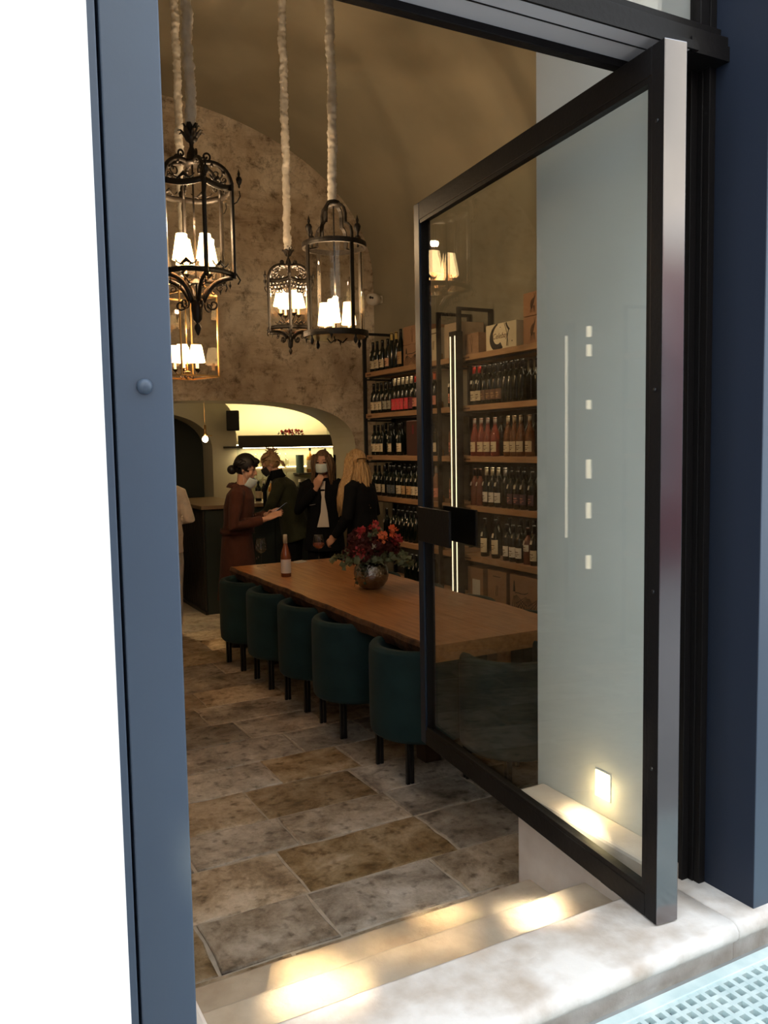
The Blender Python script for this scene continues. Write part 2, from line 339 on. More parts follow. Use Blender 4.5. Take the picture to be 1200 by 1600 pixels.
# street front: thick wall with inner pale piers
S(box('wall_front', PALE, None, 2.0, XR+.2, 1.80, YF, -.05, 5.6))
S(box('wall_front', PALE, None, XL-.2, .36, 1.80, YF, -.05, 5.6)); S(box('wall_front', PALE, None, .36, 2.0, 1.80, YF, 3.75, 5.6))
S(box('wall_front', PLINTH, None, 1.872, 2.0, 1.79, 2.475, -.01, .44, bevel=.012)); S(box('wall_front', PLINTH, None, .36, .482, 1.79, 2.475, -.01, .44, bevel=.01))
# exterior facade
S(box('wall_facade', WHITE, None, -5, .262, 1.50, 1.79, -.2, 9)); S(box('wall_facade', WHITE, None, 3.6, 7, 1.50, 1.79, -.2, 9)); S(box('wall_facade', WHITE, None, .262, 3.6, 1.50, 1.79, 3.9, 9))
wl = empty('pier_glow_panel', (1.9985, 2.15, .545), label='small square glowing panel set low in the pale pier', cat='lamp')
MB().box(-.0015, .002, -.038, .038, -.050, .050).build('bezel', PALE, wl); MB().box(-.004, -.0016, -.034, .034, -.046, .046).build('glow_face', emis('pier_panel_glow', (1, .84, .5), 9), wl)  # flush square on the pier that glows by itself
lamp('pier_halo_lamp', 'POINT', (1.955, 2.15, .52), .7, (1, .74, .36), .03)  # point lamp added for the halo around the glowing square
lp = S(MB().box(.292, .397, 1.56, 1.76, .3, 3.9).build('trim_3', BLUE, bevel=.003))
box('edge_strip', BLUE, lp, .262, .286, 1.558, 1.76, .3, 3.9, bevel=.002)
for z in (1.86, .60):
    MB().lathe([(.0145, 0), (.0145, .003), (.012, .008), (.007, .0115), (0, .0125)], n=16).build('bolt', BLUE, lp, smooth=True).matrix_local = Matrix.Translation((.345, 1.56, z)) @ Matrix.Rotation(pi/2, 4, 'X')
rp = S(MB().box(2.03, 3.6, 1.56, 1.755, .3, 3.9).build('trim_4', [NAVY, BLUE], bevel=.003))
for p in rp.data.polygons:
    if p.normal.y < -.5: p.material_index = 1  # street face lighter, reveal darker: lit and shaded sides put into the colour
# door frame, header and transom
fr = S(MB().box(2.0, 2.045, 1.757, 1.80, .38, 3.9).build('trim_5', BLACK, bevel=.002))
box('frame_post', BLACK, fr, 1.975, 2.0, 1.775, 1.83, .38, 2.83, bevel=.002); box('frame_post', BLACK, fr, 2.004, 2.03, 1.735, 1.757, .38, 3.9, bevel=.002)
box('frame_post', BLACK, fr, .397, .42, 1.76, 1.84, .44, 3.9, bevel=.002)
hd = S(MB().box(.397, 1.88, 1.69, 1.825, 2.805, 2.822).build('trim_6', GREYPAINT, bevel=.002))
box('groove', BLACK, hd, .397, 1.88, 1.745, 1.749, 2.803, 2.806); box('front_lip', BLACK, hd, .397, 1.90, 1.682, 1.6895, 2.802, 2.825); box('end_block', BLACK, hd, 1.881, 2.03, 1.69, 1.825, 2.80, 2.84); box('stop_rail', BLACK, hd, .397, 2.0, 1.825, 1.857, 2.785, 2.85, bevel=.002)
box('stop_rail', BLACK, hd, .397, 2.03, 1.695, 1.83, 2.822, 2.868, bevel=.002); box('transom_rail', BLACK, hd, .397, 2.03, 1.72, 1.80, 2.868, 2.90, bevel=.002)
wi = S(box('window_1', WGLASS, None, .42, 2.0, 1.752, 1.76, 2.90, 3.75))
box('mullion', BLACK, wi, 1.965, 2.0, 1.735, 1.775, 2.90, 3.75, bevel=.002); box('mullion', BLACK, wi, 1.0, 1.03, 1.735, 1.775, 2.90, 3.75, bevel=.002)
box('mullion', BLACK, wi, .397, 2.03, 1.73, 1.79, 3.75, 3.9, bevel=.002)
# threshold, steps
def slab(x0, x1, y0, y1, z0, z1, nose=0, j=.004):
    mb = MB(); nx = max(3, int((x1-x0)/.06)); pr = []
    if nose: pr = [(y0+nose*(1-cos(a)), z1-nose+nose*sin(a)) for a in [radians(t) for t in (-70, -45, -15, 15, 45, 70, 90)]]; pr = [(y0+.02, z0)]+pr
    else: pr = [(y0, z0), (y0, z1-.006), (y0+.006, z1)]
    back = [(y1-.012, z1), (y1-.003, z1-.003), (y1, z1-.012), (y1, z0)]; full = pr+back; rows = []
    for i in range(nx+1):
        x = x0+(x1-x0)*i/nx; rows.append([(x, y+j*noise.noise((x*5, y*3, z*2)), z+.4*j*noise.noise((x*7, y*4, 9))) for y, z in full])
    n = len(full); mb.add([p for r in rows for p in r], [(i*n+k, i*n+k+1, (i+1)*n+k+1, (i+1)*n+k) for i in range(nx) for k in range(n-1)]+[tuple(range(n)), tuple(range(nx*n+n-1, nx*n-1, -1))])
    return mb
th = empty('stone_threshold', (0, 0, 0), label='pale worn stone threshold with a rounded nose under the open glass door', cat='threshold')
slab(.25, 1.925, 1.525, 1.80, .2, .38, .03).build('stone', THRESH, th, smooth=True); slab(1.930, 3.2, 1.525, 1.80, .2, .38, .03).build('stone', THRESH, th, smooth=True)
s1 = slab(.482, 1.872, 1.801, 2.105, -.01, .25).build('stone_step', STEP); tag(s1, 'upper beige stone step just inside the threshold, with the brighter sun patches', 'step')
s2 = slab(.482, 1.872, 2.106, 2.408, -.01, .12).build('stone_step', STEP); tag(s2, 'lower beige stone step meeting the old floor slabs', 'step')
# street and grating
S(box('street', M('street_stone', (.26, .265, .26), .8, col2=(.34, .34, .33), scale=9), None, -6, 8, -4.6, 1.6, .05, .27))
gr = empty('metal_grating', (0, 0, .27), label='pale metal mesh grating set in the street before the threshold', cat='grating')
GM = M('pale_galvanised_grating', (.55, .68, .68), .5, .3, col2=(.75, .85, .83), scale=10)
box('pan', M('grating_pan', (.16, .2, .24), .6), gr, .8, 3.0, .85, 1.50, .001, .004)
mb = MB(); k = 0
x = .8
while x < 3.0: mb.box(x, x+.014, .85, 1.475, .004, .022); x += .036
gr1 = mb.build('bearing_bars', GM, gr); gr1['kind'] = 'stuff'
mb = MB(); y = .85
while y < 1.475: mb.box(.8, 3.0, y, y+.014, .006, .021); y += .036
o = mb.build('cross_bars', GM, gr); o['kind'] = 'stuff'
box('rim', GM, gr, .8, 3.0, 1.475, 1.51, .002, .024, bevel=.002)
# house across the street (seen only in reflections; throws the light back)
hb = empty('building', (0, -4.6, 0), label='pale rendered house across the street mirrored in the transom glass', cat='building')
HW_ = M('sunlit_house_render', (.72, .66, .56), .9, bump=.2); HG = M('dark_window_glass', (.03, .04, .05), .1); HF = M('white_window_frame', (.7, .7, .68), .5)
box('wall', HW_, hb, -7, 9, -.4, 0, 3.7, 9); box('shopfront', M('plum_shopfront_paint', (.12, .028, .04), .6), hb, -7, 9, -.4, 0, .1, 3.7); box('cornice', HF, hb, -7, 9, 0, .25, 8.2, 8.5); box('string_course', HF, hb, -7, 9, 0, .1, 3.9, 4.1)
for zc in (.9, 4.6):
    for xc in (-5.2, -2.6, 0, 2.6, 5.2, 7.6):
        f = box('window_frame', HF, hb, xc-.6, xc+.6, -.02, .06, zc+.25, zc+2.35)
        for i in range(2):
            for j in range(2): box('pane', HG, f, xc-.5+i*.52, xc-.02+i*.52, .05, .07, zc+.35+j*1.0, zc+1.25+j*1.0)
# ---------------------------------------------------------------- the glass door, swung into the room
dr = empty('door_1', (1.745, 1.63, .38), rz=atan2(.99336, .11508), kind='structure')
DLn, DHt, DT = 1.615, 2.40, .055    # local x along the leaf, local y to the left (camera side)
def dbox(name, mat, *a, bevel=.003, par=None): return MB().box(*a).build(name, mat, par or dr, bevel=bevel)
T0, T1 = -DT/2, DT/2
dbox('hinge_stile', [BLACK, EDGE], .0, .05, T0-.02, T1, .004, DHt)
for o in (dr.children[0],):
    for p in o.data.polygons:
        if p.normal.x < -.5: p.material_index = 1
dbox('lock_stile', M('dark_blue_stile', (.012, .022, .040), .4, spec=.3), DLn-.055, DLn, T0, T1, .004, DHt); dbox('stile_groove', BLACK, DLn-.062, DLn-.055, T0+.008, T1-.008, .06, DHt-.05)
dbox('bottom_rail', BLACK, .05, DLn-.055, T0, T1, .004, .072); dbox('top_rail', BLACK, .05, DLn-.055, T0, T1, DHt-.075, DHt)
dbox('glazing_bead', BLACK, .05, DLn-.062, T1-.012, T1-.002, .072, .088, bevel=0); dbox('glazing_bead', BLACK, .05, DLn-.062, T1-.012, T1-.002, DHt-.09, DHt-.075, bevel=0)
dbox('glazing_bead', BLACK, .05, .066, T1-.012, T1-.002, .088, DHt-.09, bevel=0)
dbox('glass_pane', GLASS, .05, DLn-.06, -.004, .004, .07, DHt-.07, bevel=0)
for yy in (.06, -.06):
    h = dbox('push_plate', BLACK, 1.22, 1.53, yy-.006, yy+.006, .94, 1.09, bevel=.002)
    for zz_ in (.98, 1.05):
        a, b = (.02, .056) if yy > 0 else (-.056, -.02)
        dbox('standoff', BLACK, 1.575-.012, 1.575+.012, a, b, zz_-.01, zz_+.01, par=h) if False else dbox('standoff', BLACK, 1.49, 1.52, min(a, .004) if yy > 0 else a, b if yy > 0 else -.004, zz_-.01, zz_+.01, par=h)
for z in (.45, .95, 1.5, 2.2): MB().ell((.025, T1+.001, z), (.006, .003, .006)).build('screw', LEG, dr, smooth=True)
dbox('floor_pivot', BLACK, .21, .27, -.02, .02, -.004, .006)
# ================================================================ TABLE
tb = empty('dining_table', (2.57, 5.08, 0), label='long live-edge oak table with the flower vase on it', cat='table')
def table_half(xa, xb, live):   # two planks with a seam
    mb = MB(); n = 64; rows = []
    for i in range(n+1):
        y = -1.61+3.2*i/n; w_ = .022*noise.noise((y*1.7, live*3, 1))+.009*noise.noise((y*7, 4, live)); w2 = .016*noise.noise((y*5, 2, live))
        xe = xa+(w_ if live < 0 else 0); xf = xb+(w_ if live > 0 else 0)
        if live < 0: r = [(xe+.02+w2, .662), (xe+.008+w2*1.2, .69), (xe-.006, .722), (xe, .745), (xe+.006, .75), (xb, .75), (xb, .662)]
        else: r = [(xa, .662), (xa, .75), (xf-.006, .75), (xf, .745), (xf+.006, .722), (xf-.008-w2*1.2, .69), (xf-.02-w2, .662)]
        rows += [(x, y, z) for x, z in r]
    m = 7
    for i in range(n):
        for k in range(m):
            l = (k+1) % m; side = (k <= 3 if live < 0 else 2 <= k <= 5); mb.mi = 1 if side else 0; mb.add([rows[i*m+k], rows[i*m+l], rows[(i+1)*m+l], rows[(i+1)*m+k]], [(0, 1, 2, 3)])
    mb.mi = 0; mb.add(rows[:m], [tuple(range(m))]); mb.add(rows[-m:], [tuple(range(m-1, -1, -1))])
    return mb
table_half(-.46, -.001, -1).build('tabletop_plank', [WOOD, BARK], tb); table_half(.001, .47, 1).build('tabletop_plank', [WOOD, BARK], tb)
for yy in (-1.2, 1.2):
    for xx in (-.24, .24): MB().box(xx-.05, xx+.05, yy-.05, yy+.05, 0, .661).build('leg', WOOD if yy < 0 and xx > 0 else M('dark_leg_wood', (.05, .028, .016), .5), tb, bevel=.004)
# ================================================================ CHAIRS
def make_chair():
    c = empty('dining_chair', (0, 0, 0)); R0 = .275
    mb = MB(); n = 26; a0, a1 = radians(62), radians(298); rows = []
    for i in range(n+1):
        a = a0+(a1-a0)*i/n; e = min(i, n-i); zt = .695-.0*(e < 2); t = .036
        if e == 0: t = .022
        ro = R0; ri = R0-2*t*.9
        sec = [(ro-.02, .215), (ro-.004, .235), (ro, .30), (ro, .62), (ro-.002, zt-.02), (ro-.016, zt), (ri+.016, zt), (ri+.002, zt-.02), (ri, .62), (ri, .30), (ri+.008, .23)]
        rows += [(r*cos(a), r*sin(a), z) for r, z in sec]
    m = 11
    mb.add(rows, [(i*m+k, i*m+(k+1) % m, (i+1)*m+(k+1) % m, (i+1)*m+k) for i in range(n) for k in range(m)]+[tuple(range(m)), tuple(range(n*m+m-1, n*m-1, -1))])
    mb.build('backrest', VELVET, c, smooth=True, bevel=.006)
    mb = MB(); P = [(.225*cos(a)+(.05 if cos(a) > 0 else 0), .225*sin(a)) for a in [2*pi*k/28 for k in range(28)]]
    mb.add([(x*.97, y*.97, .33) for x, y in P]+[(x, y, .345) for x, y in P]+[(x, y, .425) for x, y in P]+[(x*.93, y*.93, .45) for x, y in P], [(r*28+k, r*28+(k+1) % 28, (r+1)*28+(k+1) % 28, (r+1)*28+k) for r in range(3) for k in range(28)]+[tuple(range(27, -1, -1)), tuple(range(84, 112))])
    mb.build('seat', VELVET, c, smooth=True, bevel=.008)
    MB().box(-.17, .19, -.17, .17, .225, .245).build('seat_frame', LEG, c, bevel=.003)
    for x, y in ((-.19, -.17), (-.19, .15), (.17, -.17), (.17, .15)):
        l = MB().box(x, x+.018, y, y+.02, 0, .34).box(x+.024, x+.042, y, y+.02, 0, .34).build('leg', LEG, c, bevel=.002)
    return c
def setl(o, loc, rz, lab, grp=None):
    o.location = loc; o.rotation_euler = (0, 0, rz); tag(o, lab, 'chair', grp)
ch = make_chair(); used = False
CH = [((2.235, 3.80, 0), .02, 'teal velvet barrel chair nearest the glass door edge'), ((2.235, 4.57, 0), -.03, 'teal velvet barrel chair, second from the glass door edge'), ((2.235, 5.15, 0), .03, 'teal velvet barrel chair, middle one of the near row'),
      ((2.22, 5.745, 0), -.02, 'teal velvet barrel chair, fourth from the glass door edge'), ((2.20, 6.34, 0), .04, 'teal velvet barrel chair at the far end, in front of the rust coat'),
      ((2.52, 3.36, 0), pi/2, 'teal velvet barrel chair at the table head, seen through the door glass'),
      ((3.02, 4.00, 0), pi, 'teal barrel chair on the shelf side, nearest the door'), ((3.02, 4.65, 0), pi+.03, 'teal barrel chair on the shelf side, second from the door'), ((3.02, 5.3, 0), pi-.03, 'teal barrel chair on the shelf side, behind the vase'), ((3.02, 5.95, 0), pi, 'teal barrel chair on the shelf side, farthest from the door')]
for i, (l, r, lab) in enumerate(CH): setl(ch if i == 0 else dupl(ch), l, r, lab, 'teal velvet barrel chairs around the long table')
# ================================================================ SHELVING
SZ = [2.452, 2.043, 1.63, 1.228, .815, .41]
def unit(label, y0, y1, posts):
    u = empty('wine_shelving', (3.85, (y0+y1)/2, 0), label=label, cat='shelving'); o = Vector(u.location)
    def bx(n, m, x0, x1, ya, yb, z0, z1, b=.002): return MB().box(x0-o.x, x1-o.x, ya-o.y, yb-o.y, z0, z1).build(n, m, u, bevel=b)
    for i, z in enumerate(SZ):
        b = bx('shelf_board', SHELFW, 3.852, 4.19, y0+.006, y1-.006, z-.045, z)
        bx('light_channel', SHELFM, 3.90, 3.93, y0+.01, y1-.01, z-.06, z-.0455, 0)
        if y1-y0 > .5: MB().box(-.0002, .0022, y1-o.y-.14, y1-o.y-.05, z-.032, z-.018).build('price_strip', SIGN, b)
    for yp in posts:
        mb = MB(); w_ = .012
        mb.box(3.835-o.x, 3.87-o.x, yp-w_-o.y, yp+w_-o.y, 0, 2.85).box(4.15-o.x, 4.185-o.x, yp-w_-o.y, yp+w_-o.y, 0, 2.85).box(3.87-o.x, 4.15-o.x, yp-w_-o.y, yp+w_-o.y, 2.825, 2.85)
        for z in SZ: mb.box(3.87-o.x, 4.15-o.x, yp-w_-o.y, yp+w_-o.y, z-.075, z-.0605)
        mb.build('upright_frame', SHELFM, u)
    return u
ul = unit('black steel and oak wine shelving beyond the flowers, by the old wall', 6.165, 7.565, (7.56, 6.16))
un = unit('narrow oak wine shelving between the two bigger ones, behind the lit column', 5.86, 6.14, ())
ur = unit('black steel and oak wine shelving seen through the door glass', 4.2, 5.835, (5.845, 4.2))
bk = S(box('trim_7', M('dark_shelf_backing', (.05, .048, .04), .8), None, 4.186, 4.199, 4.2, 7.6, .02, 2.0))
colu = empty('light_column', (3.77, 5.79, 0), label='dark upright column with two glowing strips in front of the shelves', cat='lamp')
MB().box(-.02, .05, -.05, .05, 0, 2.64).build('post', SHELFM, colu, bevel=.003)
MB().box(-.026, -.02, -.046, -.041, .1, 2.6).build('light_strip', LED, colu); MB().box(-.026, -.02, .021, .0255, .1, 2.6).build('light_strip', LED, colu)
for z in SZ[:5]: MB().lathe([(.02, 0), (.02, .06), (.017, .065), (0, .066)], (.12, .40, z-.01), 12).build('brass_bracket', BRASS, colu, smooth=True)
# the opposite wall's shelving, mirrored in the door glass
lsh = empty('wine_shelving', (-.8, 4.9, 0), label='oak shelving on the left wall, seen only as a reflection in the door glass', cat='shelving')
for z in SZ[:5]: MB().box(-.19, .12, -1.0, 1.0, z-.045, z).build('shelf_board', SHELFW, lsh, bevel=.002)
for yy in (-1.02, 1.02):
    mb = MB(); mb.box(.085, .12, yy-.012, yy+.012, 0, 2.85).box(-.19, -.16, yy-.012, yy+.012, 0, 2.85).box(-.16, .085, yy-.012, yy+.012, 2.825, 2.85); mb.build('upright_frame', SHELFM, lsh)
lcol = empty('light_column', (-.72, 6.96, 0), label='glowing upright strip by the left wall, reflected over the pale pier', cat='lamp')
MB().box(-.05, .02, -.05, .05, 0, 2.85).build('post', SHELFM, lcol, bevel=.003); MB().box(.02, .026, -.012, .012, .81, 2.73).build('light_strip', emis('bright_led_strip', (1, .88, .66), 4.5), lcol)
for i, (z, hh) in enumerate(((2.66, .09), (2.49, .10), (2.02, .08), (1.40, .17), (1.04, .14), (.58, .12))):
    q = empty('shelf_lamp', (-.66, 6.46, z), label=f'small glowing lamp on the left shelving, {ORD[i]} from the top', cat='lamp'); MB().lathe([(.022, 0), (.022, hh), (0, hh+.002)], n=12).build('shade', emis('shelf_lamp_glow', (1, .85, .6), 5), q); MB().box(-.14, -.02, -.005, .005, .04, .05).build('arm', BRASS, q)
for z, ya in ((2.0, 5.6), (1.58, 5.3), (2.39, 5.3), (1.18, 5.3), (.77, 9)):
    if ya < 8: lamp('shelf_light', 'AREA', (3.93, ya, z-.03), .55, (1, .76, .48), size=.9, aim=(4.05, ya, 0), shape='RECTANGLE', size_y=.03)
for z in (2.0, 1.58, 2.39, 1.18, .77): lamp('shelf_light', 'AREA', (3.93, 6.85, z-.03), .45, (1, .76, .48), size=.9, aim=(4.05, 6.85, 0), shape='RECTANGLE', size_y=.03)
# ================================================================ BOTTLES
def bm_(n, c, r=.12, **k): return M(n, c, r, **k)
BG = bm_('dark_bottle_glass', (.006, .009, .006), .1); ROSE = bm_('rose_wine_glass', (.50, .10, .065), .06, trans=.6); GROSE = bm_('amber_rose_glass', (.42, .17, .06), .06, trans=.6)
RDARK = bm_('dim_rose_glass', (.16, .06, .04), .1); PGL = bm_('pale_rose_glass', (.30, .16, .10), .1)
def pm(n, c, r=.7): return M(n, c, r)
CRM = pm('cream_label', (.62, .52, .36)); PNK = pm('pink_label', (.72, .07, .085)); PNKD = pm('dim_pink_label', (.2, .03, .04)); COR = pm('coral_label', (.66, .26, .18)); TAN = pm('tan_label', (.48, .30, .14)); GRY = pm('grey_label', (.10, .11, .12)); BRL = pm('brown_label', (.15, .08, .05)); PUR = pm('purple_label', (.07, .035, .05)); PCH = pm('peach_label', (.55, .33, .22)); PAT = pm('patterned_label', (.36, .34, .26)); WHT = pm('white_label', (.66, .62, .56))
CAPB = pm('black_capsule', (.01, .01, .011), .3); CAPG = pm('gold_capsule', (.55, .40, .13), .35); CAPC = pm('cream_capsule', (.62, .54, .38), .45); CAPR = pm('red_capsule', (.45, .04, .03), .35); CAPO = pm('orange_capsule', (.75, .16, .05), .35); CAPW = pm('pale_capsule', (.42, .38, .34), .4)
TAG = pm('paper_tag', (.66, .6, .5))
# type: glass, label, capsule, tag?, height, shape, label z range, words
TY = {'cream': (BG, CRM, CAPB, 1, .30, 0, 'dark wine bottle with a cream label'), 'peach': (BG, PCH, CAPB, 0, .30, 0, 'dark wine bottle with a peach label'), 'gold': (BG, None, CAPG, 0, .345, 0, 'tall dark bottle with a gold capsule'),
 'magnum': (BG, TAN, CAPB, 1, .36, 1, 'big dark bottle with a large tan label'), 'pattern': (BG, PAT, CAPB, 1, .29, 0, 'dark bottle with a patterned grey label'), 'pink': (BG, PNK, CAPC, 0, .315, 0, 'dark bottle with a bright pink label and cream capsule'),
 'pinkdark': (BG, PNKD, CAPC, 0, .315, 0, 'dark bottle with a dim red label and cream capsule'), 'coral': (BG, COR, CAPR, 1, .32, 0, 'dark bottle with a coral label and red capsule'), 'orange': (BG, COR, CAPO, 1, .32, 0, 'dark bottle with an orange capsule'),
 'red': (BG, CRM, CAPR, 1, .32, 0, 'dark bottle with a cream label and red capsule'), 'brownlab': (BG, BRL, CAPB, 0, .31, 0, 'dark bottle with a brown label'), 'plain': (BG, None, CAPB, 0, .32, 0, 'plain black bottle without a label'),
 'rosepale': (PGL, COR, CAPW, 0, .31, 0, 'dim pale rose bottle'), 'rose': (ROSE, CRM, CAPW, 0, .305, 1, 'rose wine bottle with a cream label'), 'gold_rose': (GROSE, CRM, CAPC, 0, .31, 1, 'amber rose wine bottle with a cream label'),
 'greylab': (BG, GRY, CAPB, 1, .30, 0, 'dark bottle with a dull grey label'), 'tan': (BG, TAN, CAPB, 1, .29, 0, 'dark bottle with a tan label'), 'rosedark': (RDARK, None, CAPB, 1, .30, 0, 'dim brownish bottle with a paper tag'),
 'whitecap': (BG, WHT, CAPC, 1, .31, 0, 'dark bottle with a white label and pale capsule'), 'plaincap': (BG, None, CAPW, 0, .31, 0, 'plain dark bottle with a pale capsule'), 'purple': (BG, PUR, CAPB, 1, .29, 0, 'dark bottle with a speckled purple label'),
 'dark': (BG, None, CAPB, 1, .29, 0, 'black bottle with a small paper tag'), 'bigtag': (BG, CRM, CAPB, 1, .31, 1, 'dark bottle with a tall cream label and tag'), 'grey': (BG, WHT, CAPB, 0, .285, 0, 'dark bottle with a pale grey label'), 'tagged': (RDARK, WHT, CAPB, 1, .28, 0, 'brownish bottle with a white upper label and tag')}
protos = {}
OR2 = ORD
SHORT = {'cream': 'dark bottle with cream label', 'peach': 'dark bottle with peach label', 'gold': 'tall dark gold-capped bottle', 'magnum': 'big dark bottle with tan label', 'pattern': 'dark bottle with patterned label', 'pink': 'bottle with bright pink label', 'pinkdark': 'bottle with dim red label', 'coral': 'bottle with coral label', 'orange': 'dark bottle with orange capsule', 'red': 'red-capped bottle with cream label', 'brownlab': 'dark bottle with brown label', 'plain': 'plain black bottle', 'rose': 'pink wine bottle', 'gold_rose': 'amber wine bottle', 'greylab': 'bottle with dull grey label', 'tan': 'bottle with tan label', 'rosedark': 'dim brownish tagged bottle', 'whitecap': 'pale-capped bottle with white label', 'plaincap': 'plain dark pale-capped bottle', 'purple': 'bottle with speckled purple label', 'dark': 'black bottle with paper tag', 'bigtag': 'bottle with tall cream label', 'grey': 'bottle with pale grey label', 'tagged': 'brownish bottle with upper white label'}
def bottle(kind, name='wine_bottle'):
    g, lab, cap, tg, h, shp, words = TY[kind]; r = .0345
    b = empty(name)
    if shp == 0: pf = [(r*.9, 0), (r, .006), (r, h*.60), (r*.92, h*.65), (.016, h*.74), (.0135, h*.78), (.0135, h*.965), (.015, h*.967), (.015, h*.985), (.012, h)]
    else: pf = [(r*.9, 0), (r*1.05, .006), (r*1.05, h*.48), (r*.95, h*.55), (.022, h*.69), (.0145, h*.78), (.0135, h*.965), (.015, h*.967), (.015, h*.985), (.012, h)]
    MB().lathe([(0, 0)]+pf+[(0, h)], n=16).build('body', g, b, smooth=True)
    MB().lathe([(.0142, h*.80), (.0142, h*.99), (.0135, h*1.003), (0, h*1.005)], n=12).build('capsule', cap, b, smooth=True)
    if lab:
        rr = (r if shp == 0 else r*1.05)+.0006; z0, z1 = (.035, .115) if kind not in ('tagged',) else (.10, .15)
        if kind in ('bigtag', 'magnum'): z1 = .15
        if kind.startswith('pink'): z0, z1 = .02, .125
        mb = MB(); n = 12; A = [pi+(-1.25+2.5*i/n) for i in range(n+1)]
        mb.add([(rr*cos(a), rr*sin(a), z) for a in A for z in (z0, z1)]+[((rr-.0004)*cos(a), (rr-.0004)*sin(a), z) for a in A for z in (z0, z1)], [(2*i, 2*i+1, 2*i+3, 2*i+2) for i in range(n)]+[(2*n+2+2*i, 2*n+2+2*i+2, 2*n+2+2*i+3, 2*n+2+2*i+1) for i in range(n)]+[(2*i+1, 2*n+3+2*i, 2*n+5+2*i, 2*i+3) for i in range(n)])
        l = mb.build('label', lab, b, smooth=True)
        mk = MB(); zc = z0+(z1-z0)*.6
        for j, (dz_, wd) in enumerate(((0, .5), (-.018, .75), (-.03, .3))):
            aa = [pi+(-wd+2*wd*i/4) for i in range(5)]; q = rr+.0004
            mk.add([(q*cos(a), q*sin(a), zc+dz_+s_) for a in aa for s_ in (-.003, .003)], [(2*i, 2*i+1, 2*i+3, 2*i+2) for i in range(4)])
        mk.build('print', {PNK: COR, GRY: PAT, BRL: TAN, PUR: COR}.get(lab, INKB), l)
    if tg:
        z = h*.60; mb = MB(); p = [(-.011, 0), (.011, 0), (.011, .026), (.004, .036), (-.004, .036), (-.011, .026)]
        x = -(r+.003)
        mb.prism([(a, c_) for a, c_ in p], (-.001, 0, 0), (x-.001, 0, z-.02), (0, 1, 0), (.25, 0, 1)); mb.build('tag', TAG, b)
    return b
ROWS = {0:[(7.51,'cream'),(7.42,'cream'),(7.31,'cream'),(7.20,'peach'),(7.12,'gold'),(7.03,'gold'),(6.945,'magnum')],
 1:[(7.51,'cream'),(7.43,'cream'),(7.35,'cream'),(7.26,'pattern'),(7.17,'pattern'),(7.08,'pink'),(7.00,'pink'),(6.92,'pink'),(6.84,'pink'),(6.76,'pinkdark'),(6.68,'coral'),(6.60,'coral'),(6.35,'orange'),(6.07,'orange'),(5.735,'red'),(5.66,'red'),(5.59,'brownlab'),(5.52,'brownlab'),(5.45,'brownlab'),(5.38,'brownlab'),(5.31,'plain'),(5.24,'plain'),(5.17,'plain'),(5.10,'plain')],
 2:[(7.51,'cream'),(7.43,'cream'),(7.34,'cream'),(7.17,'cream'),(6.99,'cream'),(6.34,'cream'),(6.07,'rosepale'),(5.735,'rose'),(5.64,'rose'),(5.55,'rose'),(5.45,'rose'),(5.28,'gold_rose'),(5.20,'gold_rose'),(5.12,'gold_rose'),(5.01,'gold_rose')],
 3:[(7.51,'cream'),(7.42,'cream'),(7.31,'cream'),(7.20,'greylab'),(7.12,'greylab'),(7.01,'cream'),(6.91,'tan'),(6.82,'tan'),(6.73,'cream'),(6.65,'cream'),(6.34,'rosepale'),(6.07,'rosepale'),(5.74,'rosedark'),(5.66,'rosedark'),(5.57,'whitecap'),(5.49,'whitecap'),(5.41,'whitecap'),(5.32,'plaincap'),(5.24,'purple'),(5.16,'purple'),(5.08,'purple'),(4.98,'purple')],
 4:[(7.28,'dark'),(7.14,'dark'),(7.04,'dark'),(6.96,'dark'),(6.87,'dark'),(6.79,'dark'),(6.71,'dark'),(5.60,'bigtag'),(5.45,'bigtag'),(5.30,'grey'),(5.22,'grey'),(5.14,'grey'),(5.04,'tagged'),(4.96,'cream')],
 5:[(6.88,'dark'),(6.79,'dark'),(6.71,'dark'),(6.61,'dark')]}
SN = ['top shelf', 'second shelf', 'third shelf', 'fourth shelf', 'fifth shelf', 'lowest shelf']
def bay(y): return ('%s beyond the flowers', 0) if y > 6.16 else (('%s of the narrow shelving', 1) if y > 5.86 else ('%s behind the door glass', 2))
def place(kind, x, y, z, lab, grp):
    global protos
    if kind not in protos: o = protos[kind] = bottle(kind)
    else: o = dupl(protos[kind])
    o.location = (x, y, z); o.rotation_euler = (0, 0, random.uniform(-.25, .15)); tag(o, lab, 'bottle', grp)
    return o
for s, row in ROWS.items():
    cnt = {}
    tot = {}
    for y, k in row: tot[(bay(y)[1], k)] = tot.get((bay(y)[1], k), 0)+1
    for y, k in row:
        bn, bi = bay(y); i = cnt.get((bi, k), 0); cnt[(bi, k)] = i+1; w_ = TY[k][6]
        w_ = SHORT.get(k, w_); lab = f"{w_}, {bn % SN[s]}" + (f", {ORD[i]} from left" if tot[(bi, k)] > 1 else '')
        place(k, 3.925, y, SZ[s]+.0005, lab, 'wine bottles on the shelves')
    # a second rank behind, dark and unlabelled to the eye
    ys = [y for y, k in row]
    if s:
        j = 0; pb = None
        for a in ys:
            if a > 6.6 or a < 5.75:
                bn, bi = bay(a); j = 0 if pb != bi else j; pb = bi; place('plain', 4.04, a-.03 if a > 6.62 else a-.03, SZ[s]+.0005, f"black back-row bottle, {bn % SN[s]}, {OR2[j]} from left", f"back row bottles, {bn % SN[s]}"); j += 1
